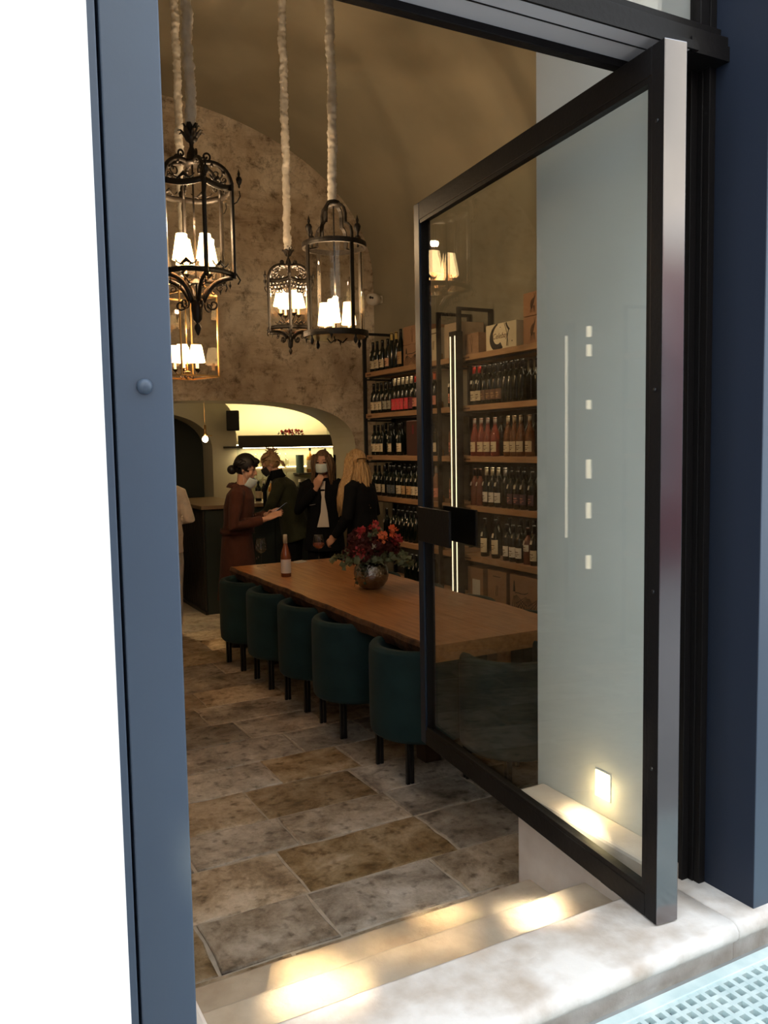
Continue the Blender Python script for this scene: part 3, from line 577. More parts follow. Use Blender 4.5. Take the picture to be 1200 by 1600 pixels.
# ================================================================ BOXES ON SHELVES
def carton(name, loc, sx, sy, sz, mat, lab, art=None, gap=True):
    c = empty(name, loc, label=lab, cat='box')
    MB().box(0, sx, -sy/2, sy/2, 0, sz).build('carton', mat, c, bevel=.004)
    MB().box(sx*.0+.01, sx-.01, -.02, .02, sz, sz+.0012).build('tape', CARD2, c)
    if art: art(c, sy, sz)
    return c
def ink(mb, pts, r):   # flat brush stroke on the face x=0 (points in y', z; y' runs to the right for the viewer)
    rr = r if isinstance(r, list) else [r]*len(pts)
    P = [Vector((p[0], p[1])) for p in pts]; L_ = []; R_ = []
    for i, p in enumerate(P):
        t = (P[min(i+1, len(P)-1)]-P[max(i-1, 0)]).normalized(); nrm = Vector((-t.y, t.x)); L_.append(p+nrm*rr[i]); R_.append(p-nrm*rr[i])
    n = len(P); f = lambda q, x: (x, -q.x, q.y)
    mb.add([f(q, -.0012) for q in L_]+[f(q, -.0012) for q in R_]+[f(q, .0) for q in L_]+[f(q, .0) for q in R_], [(i, i+1, n+i+1, n+i) for i in range(n-1)]+[(2*n+i, 3*n+i, 3*n+i+1, 2*n+i+1) for i in range(n-1)]+[(i, 2*n+i, 2*n+i+1, i+1) for i in range(n-1)]+[(n+i, n+i+1, 3*n+i+1, 3*n+i) for i in range(n-1)])
def bez(p, n=14):
    out = []
    for i in range(0, len(p)-3, 3):
        a, b, c_, d = [Vector(q) for q in p[i:i+4]]
        for k in range(n+1 if i+4 >= len(p) else n):
            t = k/n; out.append(a*(1-t)**3+3*b*t*(1-t)**2+3*c_*t*t*(1-t)+d*t**3)
    return out
def text(txt, size, loc, parent, mat, rot=(pi/2, 0, -pi/2), shear=.35, name='lettering'):
    cu = bpy.data.curves.new(name, 'FONT'); cu.body = txt; cu.size = size; cu.shear = shear; cu.extrude = .0006; cu.align_x = 'CENTER'; cu.resolution_u = 2
    o = bpy.data.objects.new(name, cu); COL.objects.link(o); dg = bpy.context.evaluated_depsgraph_get(); me = bpy.data.meshes.new_from_object(o.evaluated_get(dg)); bpy.data.objects.remove(o)
    o = bpy.data.objects.new(name, me); me.materials.clear(); me.materials.append(mat); COL.objects.link(o); o.parent = parent; o.location = loc; o.rotation_euler = rot; return o
def art_white(c, sy, sz):
    W_, H_ = sy, sz; mb = MB()
    p = bez([(-W_*.10, H_*.98), (-W_*.36, H_*.80), (-W_*.38, H_*.25), (-W_*.17, H_*.10), (-W_*.10, H_*.06), (-W_*.02, H_*.10), (W_*.03, H_*.17)])
    ink(mb, p, [.006+.020*min(1, i/10) for i in range(len(p))])
    ink(mb, bez([(W_*.18, H_*.97), (W_*.2, H_*.8), (W_*.26, H_*.75), (W_*.28, H_*.68)]), .008); ink(mb, bez([(W_*.12, H_*.97), (W_*.15, H_*.8), (W_*.22, H_*.7), (W_*.24, H_*.08)]), .002); ink(mb, bez([(W_*.28, H_*.75), (W_*.2, H_*.5), (W_*.22, H_*.3), (W_*.19, H_*.1)]), .0035)
    for cx_, cz_, r in ((W_*.37, H_*.25, .005), (-W_*.01, H_*.84, .004)): ink(mb, [(cx_-r, cz_), (cx_+r, cz_)], r)
    mb.build('brush_drawing', INK, c); t = text('Celebay', .062, (-.0005, W_*.03, H_*.42), c, INKB)
def art_deer(c, sy, sz):
    mb = MB(); y = -sy*.12; s = sz
    ink(mb, bez([(y-.012, s*.30), (y-.02, s*.45), (y-.005, s*.62), (y+.014, s*.70)]), [.008+.010*sin(pi*i/14) for i in range(15)])
    for dx, tx in ((-.018, -.030), (-.008, -.012), (.006, .010), (.016, .022)): ink(mb, [(y+dx, s*.40), (y+tx, s*.12)], [.004, .0015])
    ink(mb, [(y+.014, s*.68), (y+.024, s*.80)], [.007, .005]); ink(mb, [(y+.022, s*.78), (y+.012, s*.93)], [.0015, .001]); ink(mb, [(y+.024, s*.79), (y+.034, s*.94)], [.0015, .001])
    mb.build('animal_drawing', INKB, c)
def art_fan(c, sy, sz):
    mb = MB(); s = sz
    for cx_ in (-.33*sy, .17*sy, .6*sy):
        for k in range(-5, 6):
            a = k*.22; e = (cx_+.5*sz*sin(a)*1.1, s*.50-.48*sz*cos(a)); q = Vector((cx_, s*.55)); e = Vector(e)
            if abs(e.x) < sy*.49: ink(mb, [q+(e-q)*.15, e], [.0012, .0025])
    ink(mb, bez([(-.3*sy, s*.55), (-.2*sy, s*.6), (0, s*.5), (.17*sy, s*.62)]), .003)
    ink(mb, [(-.33*sy, s*.58), (-.33*sy, s*.85)], [.014, .004])
    mb.build('line_drawing', INK, c)
def art_small(c, sy, sz):
    mb = MB(); s = sz
    ink(mb, bez([(-.02, s*.8), (-.018, s*.6), (-.004, s*.55), (0, s*.1)]), .0018); ink(mb, bez([(.02, s*.8), (.018, s*.6), (.004, s*.55), (0.004, s*.1)]), .0018); ink(mb, [(.0, s*.9), (.0, s*.62)], .002); mb.build('line_drawing', INKB, c)
def art_label(c, sy, sz): MB().box(-.001, 0, -.07, .04, sz*.25, sz*.68).build('paper_label', WHT, c)
def art_m(c, sy, sz):
    mb = MB(); ink(mb, [(-.012, sz*.35), (-.004, sz*.62)], .003); ink(mb, [(.006, sz*.35), (.014, sz*.62)], .003); ink(mb, [(-.05, sz*.85), (.05, sz*.85)], .004); mb.build('printed_mark', INKB, c)
carton('wine_box', (3.885, 6.66, SZ[0]), .27, .34, .19, CARD, 'brown wine box with radiating black lines, lower of two on the top shelf', art_fan)
carton('wine_box', (3.885, 6.665, SZ[0]+.192), .27, .33, .165, CARD, 'brown wine box stacked on the box with radiating lines', art_small)
carton('wine_box', (3.885, 6.30, SZ[0]), .24, .22, .28, CARDW, 'cream wine box on the top shelf just behind the door edge', art_m)
carton('wine_box', (3.885, 6.00, SZ[0]), .24, .24, .29, M('pale_tan_box', (.5, .38, .26), .7), 'pale tan box on the top of the narrow shelving')
carton('wine_box', (3.885, 5.71, SZ[0]), .20, .19, .17, CARD, 'small brown wine box between the steel frame and the cream box', art_small)
carton('wine_box', (3.885, 5.315, SZ[0]), .27, .39, .20, CARDW, 'cream wine box with a thick black brush stroke and script', art_white)
carton('wine_box', (3.885, 4.885, SZ[0]), .27, .30, .20, CARD2, 'orange brown box with a dark animal figure, lower one on the top shelf', art_deer)
carton('wine_box', (3.885, 4.885, SZ[0]+.203), .27, .30, .17, CARD2, 'orange brown box with a dark animal figure, stacked on its twin', art_deer)
carton('gift_box', (3.90, 6.72, SZ[2]), .1, .20, .32, CARDDARK, 'tall dark red gift box on the third shelf down', lambda c, sy, sz: MB().box(-.001, 0, -.035, -.005, sz*.62, sz*.88).build('pink_picture', PNKD, c))
for (y, z, sy, sz, a, lab) in ((5.68, .415, .24, .30, art_label, 'brown carton with a white paper label under the right shelves'), (5.38, .415, .27, .31, art_m, 'brown carton with two dark strokes under the right shelves'), (5.04, .415, .36, .31, art_fan, 'brown carton with fanned black lines under the right shelves'), (5.62, 0, .36, .34, None, 'brown carton on the floor under the labelled carton'), (5.22, 0, .36, .34, art_small, 'brown carton on the floor in the middle of the right shelves'), (4.82, 0, .36, .34, None, 'brown carton on the floor nearest the pale pier')):
    carton('wine_carton', (3.88, y, z), .28, sy-.02, sz, CARD, lab, a)
# ================================================================ SECURITY CAMERA, TABLE ITEMS
cc = empty('security_camera', (4.199, 7.83, 3.235), label='small white security camera on the wall above the shelves', cat='camera')
MB().box(-.05, 0, -.04, .04, -.04, .04).build('wall_mount', WHT, cc, bevel=.01)
MB().loft([(-.04, 0, 0), (-.10, -.03, -.005), (-.16, -.06, -.01)], [(.05, .05), (.062, .062), (.055, .055)], n=16).build('housing', WHT, cc, smooth=True)
MB().ell((-.165, -.075, .005), (.014, .014, .014)).build('lens', INK, cc, smooth=True); MB().ell((-.145, -.088, .0), (.012, .012, .012)).build('lens', INK, cc, smooth=True)
def wine_glass(loc, lab, wine=False):
    g = empty('wine_glass', loc, label=lab, cat='glass')
    MB().lathe([(.038, 0), (.038, .002), (.008, .006), (.004, .015), (.0035, .10), (.006, .108)], n=20).build('stem_and_foot', WGLASS, g, smooth=True)
    MB().lathe([(.005, .108), (.028, .118), (.048, .138), (.050, .150), (.040, .215), (.036, .232), (.035, .232), (.039, .215), (.0485, .15), (.0465, .14), (.027, .121), (0, .112)], n=22).build('bowl', WGLASS, g, smooth=True)
    if wine: MB().lathe([(0, .1125), (.026, .1215), (.045, .141), (.0475, .150), (.0455, .163), (0, .163)], n=20).build('wine', ROSE, g, smooth=True)
wine_glass((2.348, 6.56, .75), 'empty wine glass standing near the left end of the table')
wine_glass((2.85, 6.52, .75), 'wine glass with a little rose wine, standing by the folded paper', True)
rb = empty('wine_bottle', (2.315, 5.925, .75), label='rose wine bottle with a white label standing on the table', cat='bottle')
MB().lathe([(0, 0), (.036, 0), (.039, .005), (.039, .155), (.036, .175), (.018, .235), (.0145, .26), (.0145, .318), (0, .32)], n=22).build('body', M('table_rose_glass', (.45, .15, .07), .06, trans=.55), rb, smooth=True)
MB().lathe([(.0155, .255), (.0155, .318), (.0145, .322), (0, .3225)], n=16).build('capsule', CAPC, rb, smooth=True)
mb = MB(); A = [radians(250)+(-1.3+2.6*i/14) for i in range(15)]; mb.add([(.0396*cos(a), .0396*sin(a), z) for a in A for z in (.03, .135)], [(2*i, 2*i+1, 2*i+3, 2*i+2) for i in range(14)]); mb.build('label', M('white_paper_label', (.75, .70, .66), .7), rb, smooth=True)
pp = empty('folded_paper', (2.69, 6.56, .75), rz=.3, label='small white folded paper lying by the rose wine glass', cat='paper')
MB().obox((0, 0, .006), (.05, 0, .002), (0, .035, 0), (0, 0, .002)).obox((.004, .003, .0125), (.046, .004, 0), (0, .032, 0), (0, 0, .0018)).build('sheet', WHT, pp)
# vase and flowers
vs_ = empty('vase', (2.62, 5.10, .75), label='round hammered silver vase holding the flowers on the table', cat='vase')
SILV = M('hammered_silver', (.30, .28, .27), .12, 1.0, col2=(.45, .42, .40), scale=9, bump=1.0, bscale=38)
MB().lathe([(0, 0), (.055, 0), (.085, .02), (.113, .06), (.122, .105), (.115, .145), (.098, .175), (.088, .185), (.084, .185), (.09, .17), (.108, .14), (.113, .105), (.10, .05), (0, .02)], n=32).build('bowl', SILV, vs_, smooth=True)
fa = empty('flower_bouquet', (2.62, 5.10, .93), label='burgundy and orange flowers with eucalyptus leaves in the silver vase', cat='flowers')
BUR = M('burgundy_petals', (.055, .009, .012), .7, col2=(.13, .024, .024), scale=12); ORG = M('orange_petals', (.80, .12, .05), .6, col2=(.9, .28, .12), scale=9); CRI = M('crimson_petals', (.42, .03, .05), .6, col2=(.6, .08, .09), scale=9)
LEAF = M('eucalyptus_leaf', (.13, .17, .10), .55, col2=(.24, .28, .17), scale=6); LEAFD = M('dark_leaf', (.03, .05, .03), .5, col2=(.06, .08, .04), scale=6); BERRY = M('white_berries', (.6, .55, .45), .5)
def petal(mb, c, d, u, ln, wd):
    d = Vector(d).normalized(); s_ = d.cross(u).normalized(); n_ = s_.cross(d); c = Vector(c)
    mb.add([c, c+d*ln*.5+s_*wd+n_*ln*.15, c+d*ln, c+d*ln*.5-s_*wd+n_*ln*.15, c+d*ln*.5-n_*ln*.02], [(0, 1, 4), (1, 2, 4), (2, 3, 4), (3, 0, 4)])
def rdir(): 
    v = Vector((random.gauss(0, 1), random.gauss(0, 1), random.gauss(0, 1))); return v.normalized()
def bloom(c, r, mat, n, pl, name='bloom'):
    mb = MB(); mb.ell(c, (r*.6, r*.6, r*.6), 8, 6)
    for _ in range(n):
        v = rdir(); petal(mb, Vector(c)+v*r*.72, (v+rdir()*.8), rdir(), pl, pl*.42)
    return mb.build(name, mat, fa, smooth=True)
for c, r in (((-.11, -.08, .10), .075), ((.0, -.10, .14), .08), ((.12, -.04, .10), .075), ((.04, .06, .17), .075), ((-.07, .05, .16), .07), ((.15, .05, .07), .06), ((-.15, 0, .06), .06)): bloom(c, r, BUR, 110, .035)
bloom((.0, -.17, .19), .026, ORG, 26, .032); bloom((.12, -.10, .22), .026, ORG, 26, .032)
bloom((-.15, -.11, .09), .030, CRI, 26, .032); bloom((-.10, -.05, .22), .028, CRI, 24, .032); bloom((.17, -.07, .15), .028, CRI, 26, .034); bloom((.03, 0, .25), .028, CRI, 22, .03); bloom((-.05, -.14, .13), .018, BERRY, 14, .012)
def spray(p0, pts, n, ln, mat, wd=.5):
    P = bez([p0]+pts, 12); mb = MB(); mb.tube(P, .0018, 4)
    for i in range(n):
        q = P[min(len(P)-1, 2+int(i*(len(P)-3)/n))]; d = rdir(); d.z *= .5; petal(mb, q, d, rdir(), ln*random.uniform(.7, 1.1), ln*wd)
    mb.build('leaf_spray', mat, fa)
R_ = Vector
for p in ([(-.05, -.05, .0), (-.12, -.12, .12), (-.2, -.1, .06), (-.26, -.10, .0)], [(-.05, 0, .0), (-.15, -.02, .1), (-.22, .02, .08), (-.28, .0, .03)], [(.05, 0, .0), (.15, .02, .1), (.24, .0, .06), (.30, .02, -.02)], [(.05, -.05, 0), (.14, -.08, .08), (.22, -.1, .02), (.25, -.12, -.04)], [(.05, .05, 0), (.15, .1, .1), (.25, .12, .08), (.3, .15, .05)]):
    spray(R_(p[0]), [R_(q) for q in p[1:]], 34, .06, LEAF)
for p in ([(-.06, -.06, 0), (-.12, -.12, .05), (-.13, -.14, -.05), (-.12, -.15, -.12)], [(-.08, -.04, .0), (-.14, -.10, .05), (-.17, -.12, -.04), (-.20, -.14, -.13)]): spray(R_(p[0]), [R_(q) for q in p[1:]], 12, .03, LEAFD)
for p in ([(0, 0, 0), (-.02, -.05, .15), (-.03, -.1, .2), (-.04, -.12, .24)], [(0, 0, 0), (.05, .02, .15), (.06, .05, .22), (.07, .03, .28)], [(0, 0, 0), (.1, -.05, .08), (.08, -.14, .05), (.06, -.16, .04)], [(0, 0, 0), (-.02, -.08, .06), (-.03, -.13, .04), (-.01, -.15, .02)]): spray(R_(p[0]), [R_(q) for q in p[1:]], 26, .055, LEAF, .45)
# ================================================================ LANTERNS
CAMP = Vector((0, 0, 1.75)); lit = []
def settle(root, f, htop, P, r=.034, sway=0):   # final place and size of a lantern, its cord up to the vault, its bulb
    L0 = Vector(root.location); root.location = CAMP+(L0-CAMP)*f; root.scale = (f, f, f); x, y, z = root.location
    cord(root, L0.x, L0.y, htop-L0.z, (vz(x)-z)/f, r, sway)
    q = CAMP+(Vector(P)-CAMP)*f; lamp('lantern_bulb', 'POINT', q, 30, (1, .69, .40), .018)
def cord(root, x, y, z0, z1, r, sway=0):
    mb = MB(); n = int((z1-z0)/.010); m = 16; vs = []
    for i in range(n+1):
        z = (z1-z0)*i/n; cx = r*.35*noise.noise((x, 5, z*7))+sway*sin(z*2.2); cy = r*.35*noise.noise((y, 9, z*7)); R0 = r*(.88+.16*noise.noise((x*3, y, z*22)))
        for k in range(m):
            a = 2*pi*k/m; ca, sa = cos(a), sin(a); q = R0*(1+.34*noise.noise((ca*1.3+x, sa*1.3+y, z*55+ca*1.2))+.20*noise.noise((ca*2.5+y, sa*2.5, z*120+sa*2))); vs.append((cx+q*ca, cy+q*sa, z0+z))
    mb.add(vs, [(i*m+k, i*m+(k+1) % m, (i+1)*m+(k+1) % m, (i+1)*m+k) for i in range(n) for k in range(m)]+[tuple(range(m)), tuple(range(n*m, n*m+m))])
    mb.build('cord_sleeve', FABRIC, root, smooth=True)['label'] = 'off-white gathered fabric sleeve over the hanging chain'
def scroll(c, r, rot, turns=1.25, start=0, hand=1, n=18, r2=.15):
    P = []
    for i in range(n+1):
        t = i/n; a = start+hand*turns*2*pi*t; q = r*(1-(1-r2)*t); h = q*cos(a); v = q*sin(a)
        P.append((c[0]+h*cos(rot), c[1]+h*sin(rot), c[2]+v))
    return P
def pol(r, a, z): return (r*cos(a), r*sin(a), z)
def shades(root, n, R, z, ph=0, h=.155, r0=.032, r1=.058, hub=True):
    for k in range(n):
        a = ph+2*pi*k/n; x, y = R*cos(a), R*sin(a)
        l = MB().lathe([(r1, 0), (r0, h), (r0-.003, h), (r1-.003, 0)], (x, y, z), 18, cap=False).build('lamp_shade', SHADE, root, smooth=True)
        MB().tube([(x, y, z-.06), (x, y, z+.05)], .009, 8).build('candle_tube', M_CAND, root); MB().lathe([(.004, -.02), (.022, 0), (.024, .004), (.0, .004)], (x, y, z-.062), 12).tube([(x*.1, y*.1, z-.11), (x*.5, y*.5, z-.13), (x, y, z-.08)], .005, 6).build('candle_arm', IRON, root, smooth=True)
M_CAND = emis('glowing_candle_tube', (1, .6, .25), 2.5)
def urn(mb, c, s=1): mb.lathe([(0, -.03*s), (.008*s, -.02*s), (.006*s, -.01*s), (.018*s, .01*s), (.022*s, .03*s), (.014*s, .045*s), (.006*s, .05*s), (.010*s, .065*s), (0, .10*s)], c, 8)
def leafcrown(mb, z, r, n=7, h=.06):
    for k in range(n):
        a = 2*pi*k/n; mb.loft([pol(r*.5, a, z-.02), pol(r, a, z+h*.5), pol(r*1.35, a, z+h), pol(r*1.7, a, z+h*.85)], [(.014, .004), (.02, .004), (.012, .003), (.002, .002)], side=(-sin(a), cos(a), 0), n=6)
TOCAM = atan2(-5.09, -1.46)
# ---- lantern A: big ornate hexagonal one at the left
def ornate(name, loc, lab, s, H_, ph, R, ztop, zrim, zbot, zfin, frieze, shade_n, shz):
    L_ = empty(name, loc, label=lab, cat='lantern', group=None); o = loc[2]
    zt, zr, zb, zf = ztop-o, zrim-o, zbot-o, zfin-o
    V = [ph+k*pi/3 for k in range(6)]
    mb = MB(); leafcrown(mb, zt-.075*s, .048*s, 8, .035*s); leafcrown(mb, zt-.045*s, .034*s, 6, .045*s); mb.ell((0, 0, zt-.07*s), (.042*s, .042*s, .038*s), 10, 8); mb.lathe([(.006, zt-.01), (.03*s, zt-.05*s), (.034*s, zt-.08*s), (.014*s, zt-.11*s), (.012*s, zt-.13*s), (.03*s, zt-.17*s), (.036*s, zt-.205*s), (.06*s, zt-.215*s), (.06*s, zt-.235*s), (0, zt-.235*s)], n=10)
    mb.build('crown', IRON, L_, smooth=True)
    zd = zt-.225*s
    for a in V:
        mb = MB(); P = bez([(.045*s, zd), (.13*s, zd+.02*s), (R*.98, zd-.03*s), (R, zr)], 12); mb.loft([pol(p.x, a, p.y) for p in P], [(.012, .015)]*len(P), side=(-sin(a), cos(a), 0), n=6)
        mb.tube(scroll(pol(R*.62, a, zd-.07*s), .042*s, a, start=1.2, hand=-1), .005, 5); mb.tube(scroll(pol(R*.80, a, zr+.045*s), .024*s, a, start=2.6), .0035, 5)
        mb.tube(scroll(pol(.085*s, a, zd+.035*s), .030*s, a, start=-1.6, hand=1), .0065, 5)
        for q in (.35, .7): c_ = P[int(q*12)]; mb.ell(pol(c_.x-.012, a, c_.y-.012), (.012, .012, .012), 6, 5)
        mb.build('dome_arm', IRON, L_, smooth=True)
        # side finial on its bracket
        mb = MB(); mb.tube([pol(R, a, zr-.10*s), pol(R+.03*s, a, zr-.085*s), pol(R+.05*s, a, zr-.05*s), pol(R+.045*s, a, zr-.02*s)], .004, 5); urn(mb, pol(R+.045*s, a, zr+.02*s), .8*s+.1); mb.build('side_finial', IRON, L_, smooth=True)
        # post
        mb = MB(); mb.tube([pol(R, a, zb-.02), pol(R, a, zr+.03*s)], .0135, 6); mb.build('post', IRON, L_)
        # bottom arm
        mb = MB(); zc = zf+.20*s; P = bez([(R*.96, zb-.015), (R*.55, zb-.02), (R*.34, zc+.10*s), (.04*s, zc)], 12)
        mb.loft([pol(p.x, a, p.y) for p in P], [(.012, .015)]*len(P), side=(-sin(a), cos(a), 0), n=6); mb.tube(scroll(pol(.10*s, a, zc-.015*s), .036*s, a, start=2.8, hand=1), .006, 5)
        mb.tube(scroll(pol(R*.62, a, zb-.075*s), .025*s, a, start=1), .0035, 5); mb.tube([pol(R+.01, a, zb+.01), pol(R+.035*s, a, zb-.03*s), pol(R+.02*s, a, zb-.055*s)], .005, 5); urn(mb, pol(R*.88, a, zb-.07*s), .4*s)
        mb.build('bottom_arm', IRON, L_, smooth=True)
    for k, a in enumerate(V):
        b = a+pi/3; A = Vector(pol(R, a, 0)); B = Vector(pol(R, b, 0)); mid = (A+B)/2; u = (B-A).normalized(); ln = (B-A).length
        for (z, sag, th_) in ((zr, .018*s, .020), (zb, -.010*s, .018)):
            mb = MB(); P = [A.lerp(B, t/8)+Vector((0, 0, z-sag*sin(pi*t/8))) for t in range(9)]; mb.loft(P, [(.006, th_)]*9, side=mid.normalized(), n=6)
            c = mid+Vector((0, 0, z-sag+.02)); mb.loft([c+u*(-.04*s), c+Vector((0, 0, .03*s)), c+u*(.04*s)], [(.003, .004), (.006, .016*s), (.003, .004)], side=mid.normalized(), n=6)
            for sg in (-1, 1): mb.tube([c+u*(sg*.015*s), c+u*(sg*.05*s)+Vector((0, 0, .012*s)), c+u*(sg*.065*s)+Vector((0, 0, .03*s))], .0045, 5)
            mb.build('rail', IRON, L_, smooth=True)
        if frieze:
            mb = MB()
            for r_ in range(3):
                for i in range(6-r_ if r_ < 2 else 2):
                    t = (i+.5+.5*(r_ % 2))/6 if r_ < 2 else (.42+.16*i); c = A.lerp(B, t)+Vector((0, 0, zr-.03-.030*r_)); Q = [c+u*(.014*cos(w_))+Vector((0, 0, .014*sin(w_))) for w_ in [2*pi*j/8 for j in range(8)]]
                    mb.loft(Q, .0052, n=5, closed=True)
            mb.build('pierced_frieze', IRON, L_, smooth=True)
        g = MB(); nn = mid.normalized()*.0015; p = [A+Vector((0, 0, zb)), B+Vector((0, 0, zb)), B+Vector((0, 0, zr)), A+Vector((0, 0, zr))]; p = [q-mid.normalized()*.004 for q in p]
        g.add(p, [(0, 1, 2, 3)]); g.build('glass_pane', LGLASS, L_)
    mb = MB(); mb.tube([(0, 0, zf+.2*s), (0, 0, zt-.23*s)], .006, 6); mb.lathe([(.012, .03), (.045*s, .0), (.0, -.004)], (0, 0, shz-o-.13), 10); mb.build('centre_rod', IRON, L_)
    mb = MB(); mb.lathe([(0, zf+.215*s), (.042*s, zf+.215*s), (.038*s, zf+.20*s), (.028*s, zf+.10*s), (.016*s, zf+.085*s), (.008*s, zf+.075*s), (.02*s, zf+.06*s), (.022*s, zf+.045*s), (.008*s, zf+.01*s), (0, zf)], n=12); mb.build('bottom_finial', IRON, L_, smooth=True)
    shades(L_, shade_n, R*.42, shz-o, ph+.4, h=.15*min(1, s+.1))
    return L_
LA = ornate('hanging_lantern', (1.46, 5.09, 2.42), 'large ornate black iron lantern nearest the blue door post', 1.0, 0, TOCAM+radians(15), .235, 3.665, 3.29, 2.775, 2.42, False, 4, 2.86)
LB = ornate('hanging_lantern', (2.552, 6.30, 2.46), 'smaller ornate lantern with a pierced frieze, behind the cylinder lantern', .66, 0, atan2(-6.3, -2.55)+radians(2), .185, 3.305, 3.03, 2.66, 2.462, True, 4, 2.84)
# ---- lantern B: round glass cylinder
lc = empty('hanging_lantern', (2.573, 5.487, 2.44), label='round glass cylinder lantern with a stepped black crown over the table', cat='lantern'); o = 2.44; R = .215; PH = radians(65.1)+pi-radians(35)
PH = atan2(-5.487, -2.573)+radians(33)
def band(name, r, z0, z1, mat=IRON): return MB().lathe([(r, z0), (r+.012, z0), (r+.014, (z0+z1)/2), (r+.012, z1), (r, z1), (r-.006, z1), (r-.006, z0), (r, z0)], n=48, cap=False).build(name, mat, lc, smooth=False)
band('top_ring', R, 3.125-o, 3.16-o); band('bottom_ring', R+.004, 2.505-o, 2.545-o)
MB().lathe([(R-.01, 2.50-o), (R-.008, 3.14-o)], n=48, cap=False).build('glass_cylinder', LGLASS, lc, smooth=True)
MB().lathe([(.0, 2.503-o), (R*.97, 2.503-o), (R*.97, 2.508-o), (0, 2.508-o)], n=40).build('base_plate', BRASS, lc)
for k in range(4):
    a = PH+k*pi/2; mb = MB(); mb.loft([pol(R+.004, a, 2.52-o), pol(R+.004, a, 3.14-o)], [(.020, .008)]*2, side=(-sin(a), cos(a), 0), n=4, ang0=pi/4); mb.build('post', IRON, lc)
    mb = MB(); urn(mb, pol(R+.02, a+.18, 3.20-o), 1.15); mb.build('acorn_finial', IRON, lc, smooth=True)
    mb = MB(); mb.lathe([(0, 2.44-o), (.012, 2.455-o), (.016, 2.475-o), (.008, 2.49-o), (.008, 2.51-o), (0, 2.51-o)], pol(R, a+.1, 0), 8); mb.lathe([(0, 2.465-o), (.006, 2.49-o), (.012, 2.505-o), (0, 2.51-o)], pol(R, a+.85, 0), 6); mb.build('drop_finial', IRON, lc, smooth=True)
    P = [(.148, 3.155), (.150, 3.22), (.140, 3.26), (.118, 3.285), (.100, 3.29), (.098, 3.31), (.098, 3.36), (.085, 3.40), (.060, 3.425), (.035, 3.43)]
    mb = MB(); mb.loft([pol(r_, a+.4, z-o) for r_, z in P], [(.019, .008)]*len(P), side=(-sin(a+.4), cos(a+.4), 0), n=4, ang0=pi/4); mb.build('crown_bracket', IRON, lc)
    mb = MB(); mb.obox(pol(.185, a+.4, 3.15-o), Vector(pol(.04, a+.4, 0)), Vector(pol(.008, a+.4+pi/2, 0)), (0, 0, .005)); mb.build('crown_spoke', IRON, lc)
MB().lathe([(0, 3.415-o), (.052, 3.415-o), (.055, 3.43-o), (.045, 3.45-o), (.02, 3.46-o), (0, 3.46-o)], n=20).build('cap', IRON, lc, smooth=True)
MB().tube([(0, 0, 2.53-o), (0, 0, 3.42-o)], .006, 6).build('centre_rod', IRON, lc)
shades(lc, 3, .10, 2.60-o, PH+1.35, h=.155, r0=.036, r1=.053)
# ---- lantern C: square brass one behind
ld = empty('hanging_lantern', (1.815, 6.66, 2.285), label='square brass lantern low behind the large ornate lantern', cat='lantern'); o = 2.285; q = .175; ra = radians(20)
def rp_(x, y, z): return (x*cos(ra)-y*sin(ra), x*sin(ra)+y*cos(ra), z-o)
mb = MB()
for sx_, sy_ in ((1, 1), (1, -1), (-1, 1), (-1, -1)):
    MB().tube([rp_(q*sx_, q*sy_, 2.30), rp_(q*sx_, q*sy_, 2.93)], .008, 6).build('post', BRASS, ld); MB().tube([rp_(q*sx_, q*sy_, 2.93), rp_(q*.6*sx_, q*.6*sy_, 3.02), rp_(.02*sx_, .02*sy_, 3.07)], .007, 6).build('dome_arm', BRASS, ld)
for z in (2.30, 2.93):
    for k in range(4):
        a = [(1, 1), (-1, 1), (-1, -1), (1, -1)]; A, B = a[k], a[(k+1) % 4]; MB().loft([rp_(q*A[0], q*A[1], z), rp_(q*B[0], q*B[1], z)], [(.010, .010)]*2, n=4, ang0=pi/4).build('rail', BRASS, ld)
        if z < 2.5: MB().add([rp_(q*A[0], q*A[1], 2.31), rp_(q*B[0], q*B[1], 2.31), rp_(q*B[0], q*B[1], 2.92), rp_(q*A[0], q*A[1], 2.92)], [(0, 1, 2, 3)]).build('glass_pane', LGLASS, ld)
MB().tube([rp_(0, 0, 2.33), rp_(0, 0, 3.09)], .005, 6).lathe([(0, -.04), (.008, -.02), (.004, 0), (.03, .03), (0, .04)], rp_(0, 0, 2.31), 8).build('centre_rod', BRASS, ld)
shades(ld, 5, .095, 2.42-o, .3, h=.125, r0=.04, r1=.062)
settle(LA, .93, 3.645, (1.46, 5.09, 3.08)); settle(LB, .86, 3.27, (2.552, 6.30, 2.98)); settle(lc, .88, 3.455, (2.573, 5.487, 2.85), .035, .006); settle(ld, .86, 3.085, (1.815, 6.66, 2.66))
# ================================================================ BAR ROOM
br = empty('bar_counter', (2.43, 8.45, 0), label='dark bar counter with a ribbed side and pale wooden top under the arch', cat='counter')
M_RIB = M('ribbed_dark_metal', (.06, .055, .05), .3, .6); CT = M('counter_dark_green', (.020, .030, .028), .5); CTT = M('counter_top_wood', (.22, .15, .09), .4)
MB().box(0, 1.51, 0, .5, 0, 1.10).build('front_panel', CT, br); MB().box(.0, .5, .5, 1.25, .0, 1.10).build('side_panel', CT, br)
MB().box(-.05, 1.52, -.04, .52, 1.10, 1.14).build('countertop', CTT, br, bevel=.004); MB().box(-.05, .52, .52, 1.42, 1.10, 1.14).build('countertop', CTT, br, bevel=.004)
for k in range(30): y = .02+k*.041; MB().box(-.022, -.002, y, y+.016, .04, 1.08).build('rib', M_RIB, br)
MB().box(-.03, 0, -.01, 1.25, 0, .035).build('plinth_rail', LEG, br)
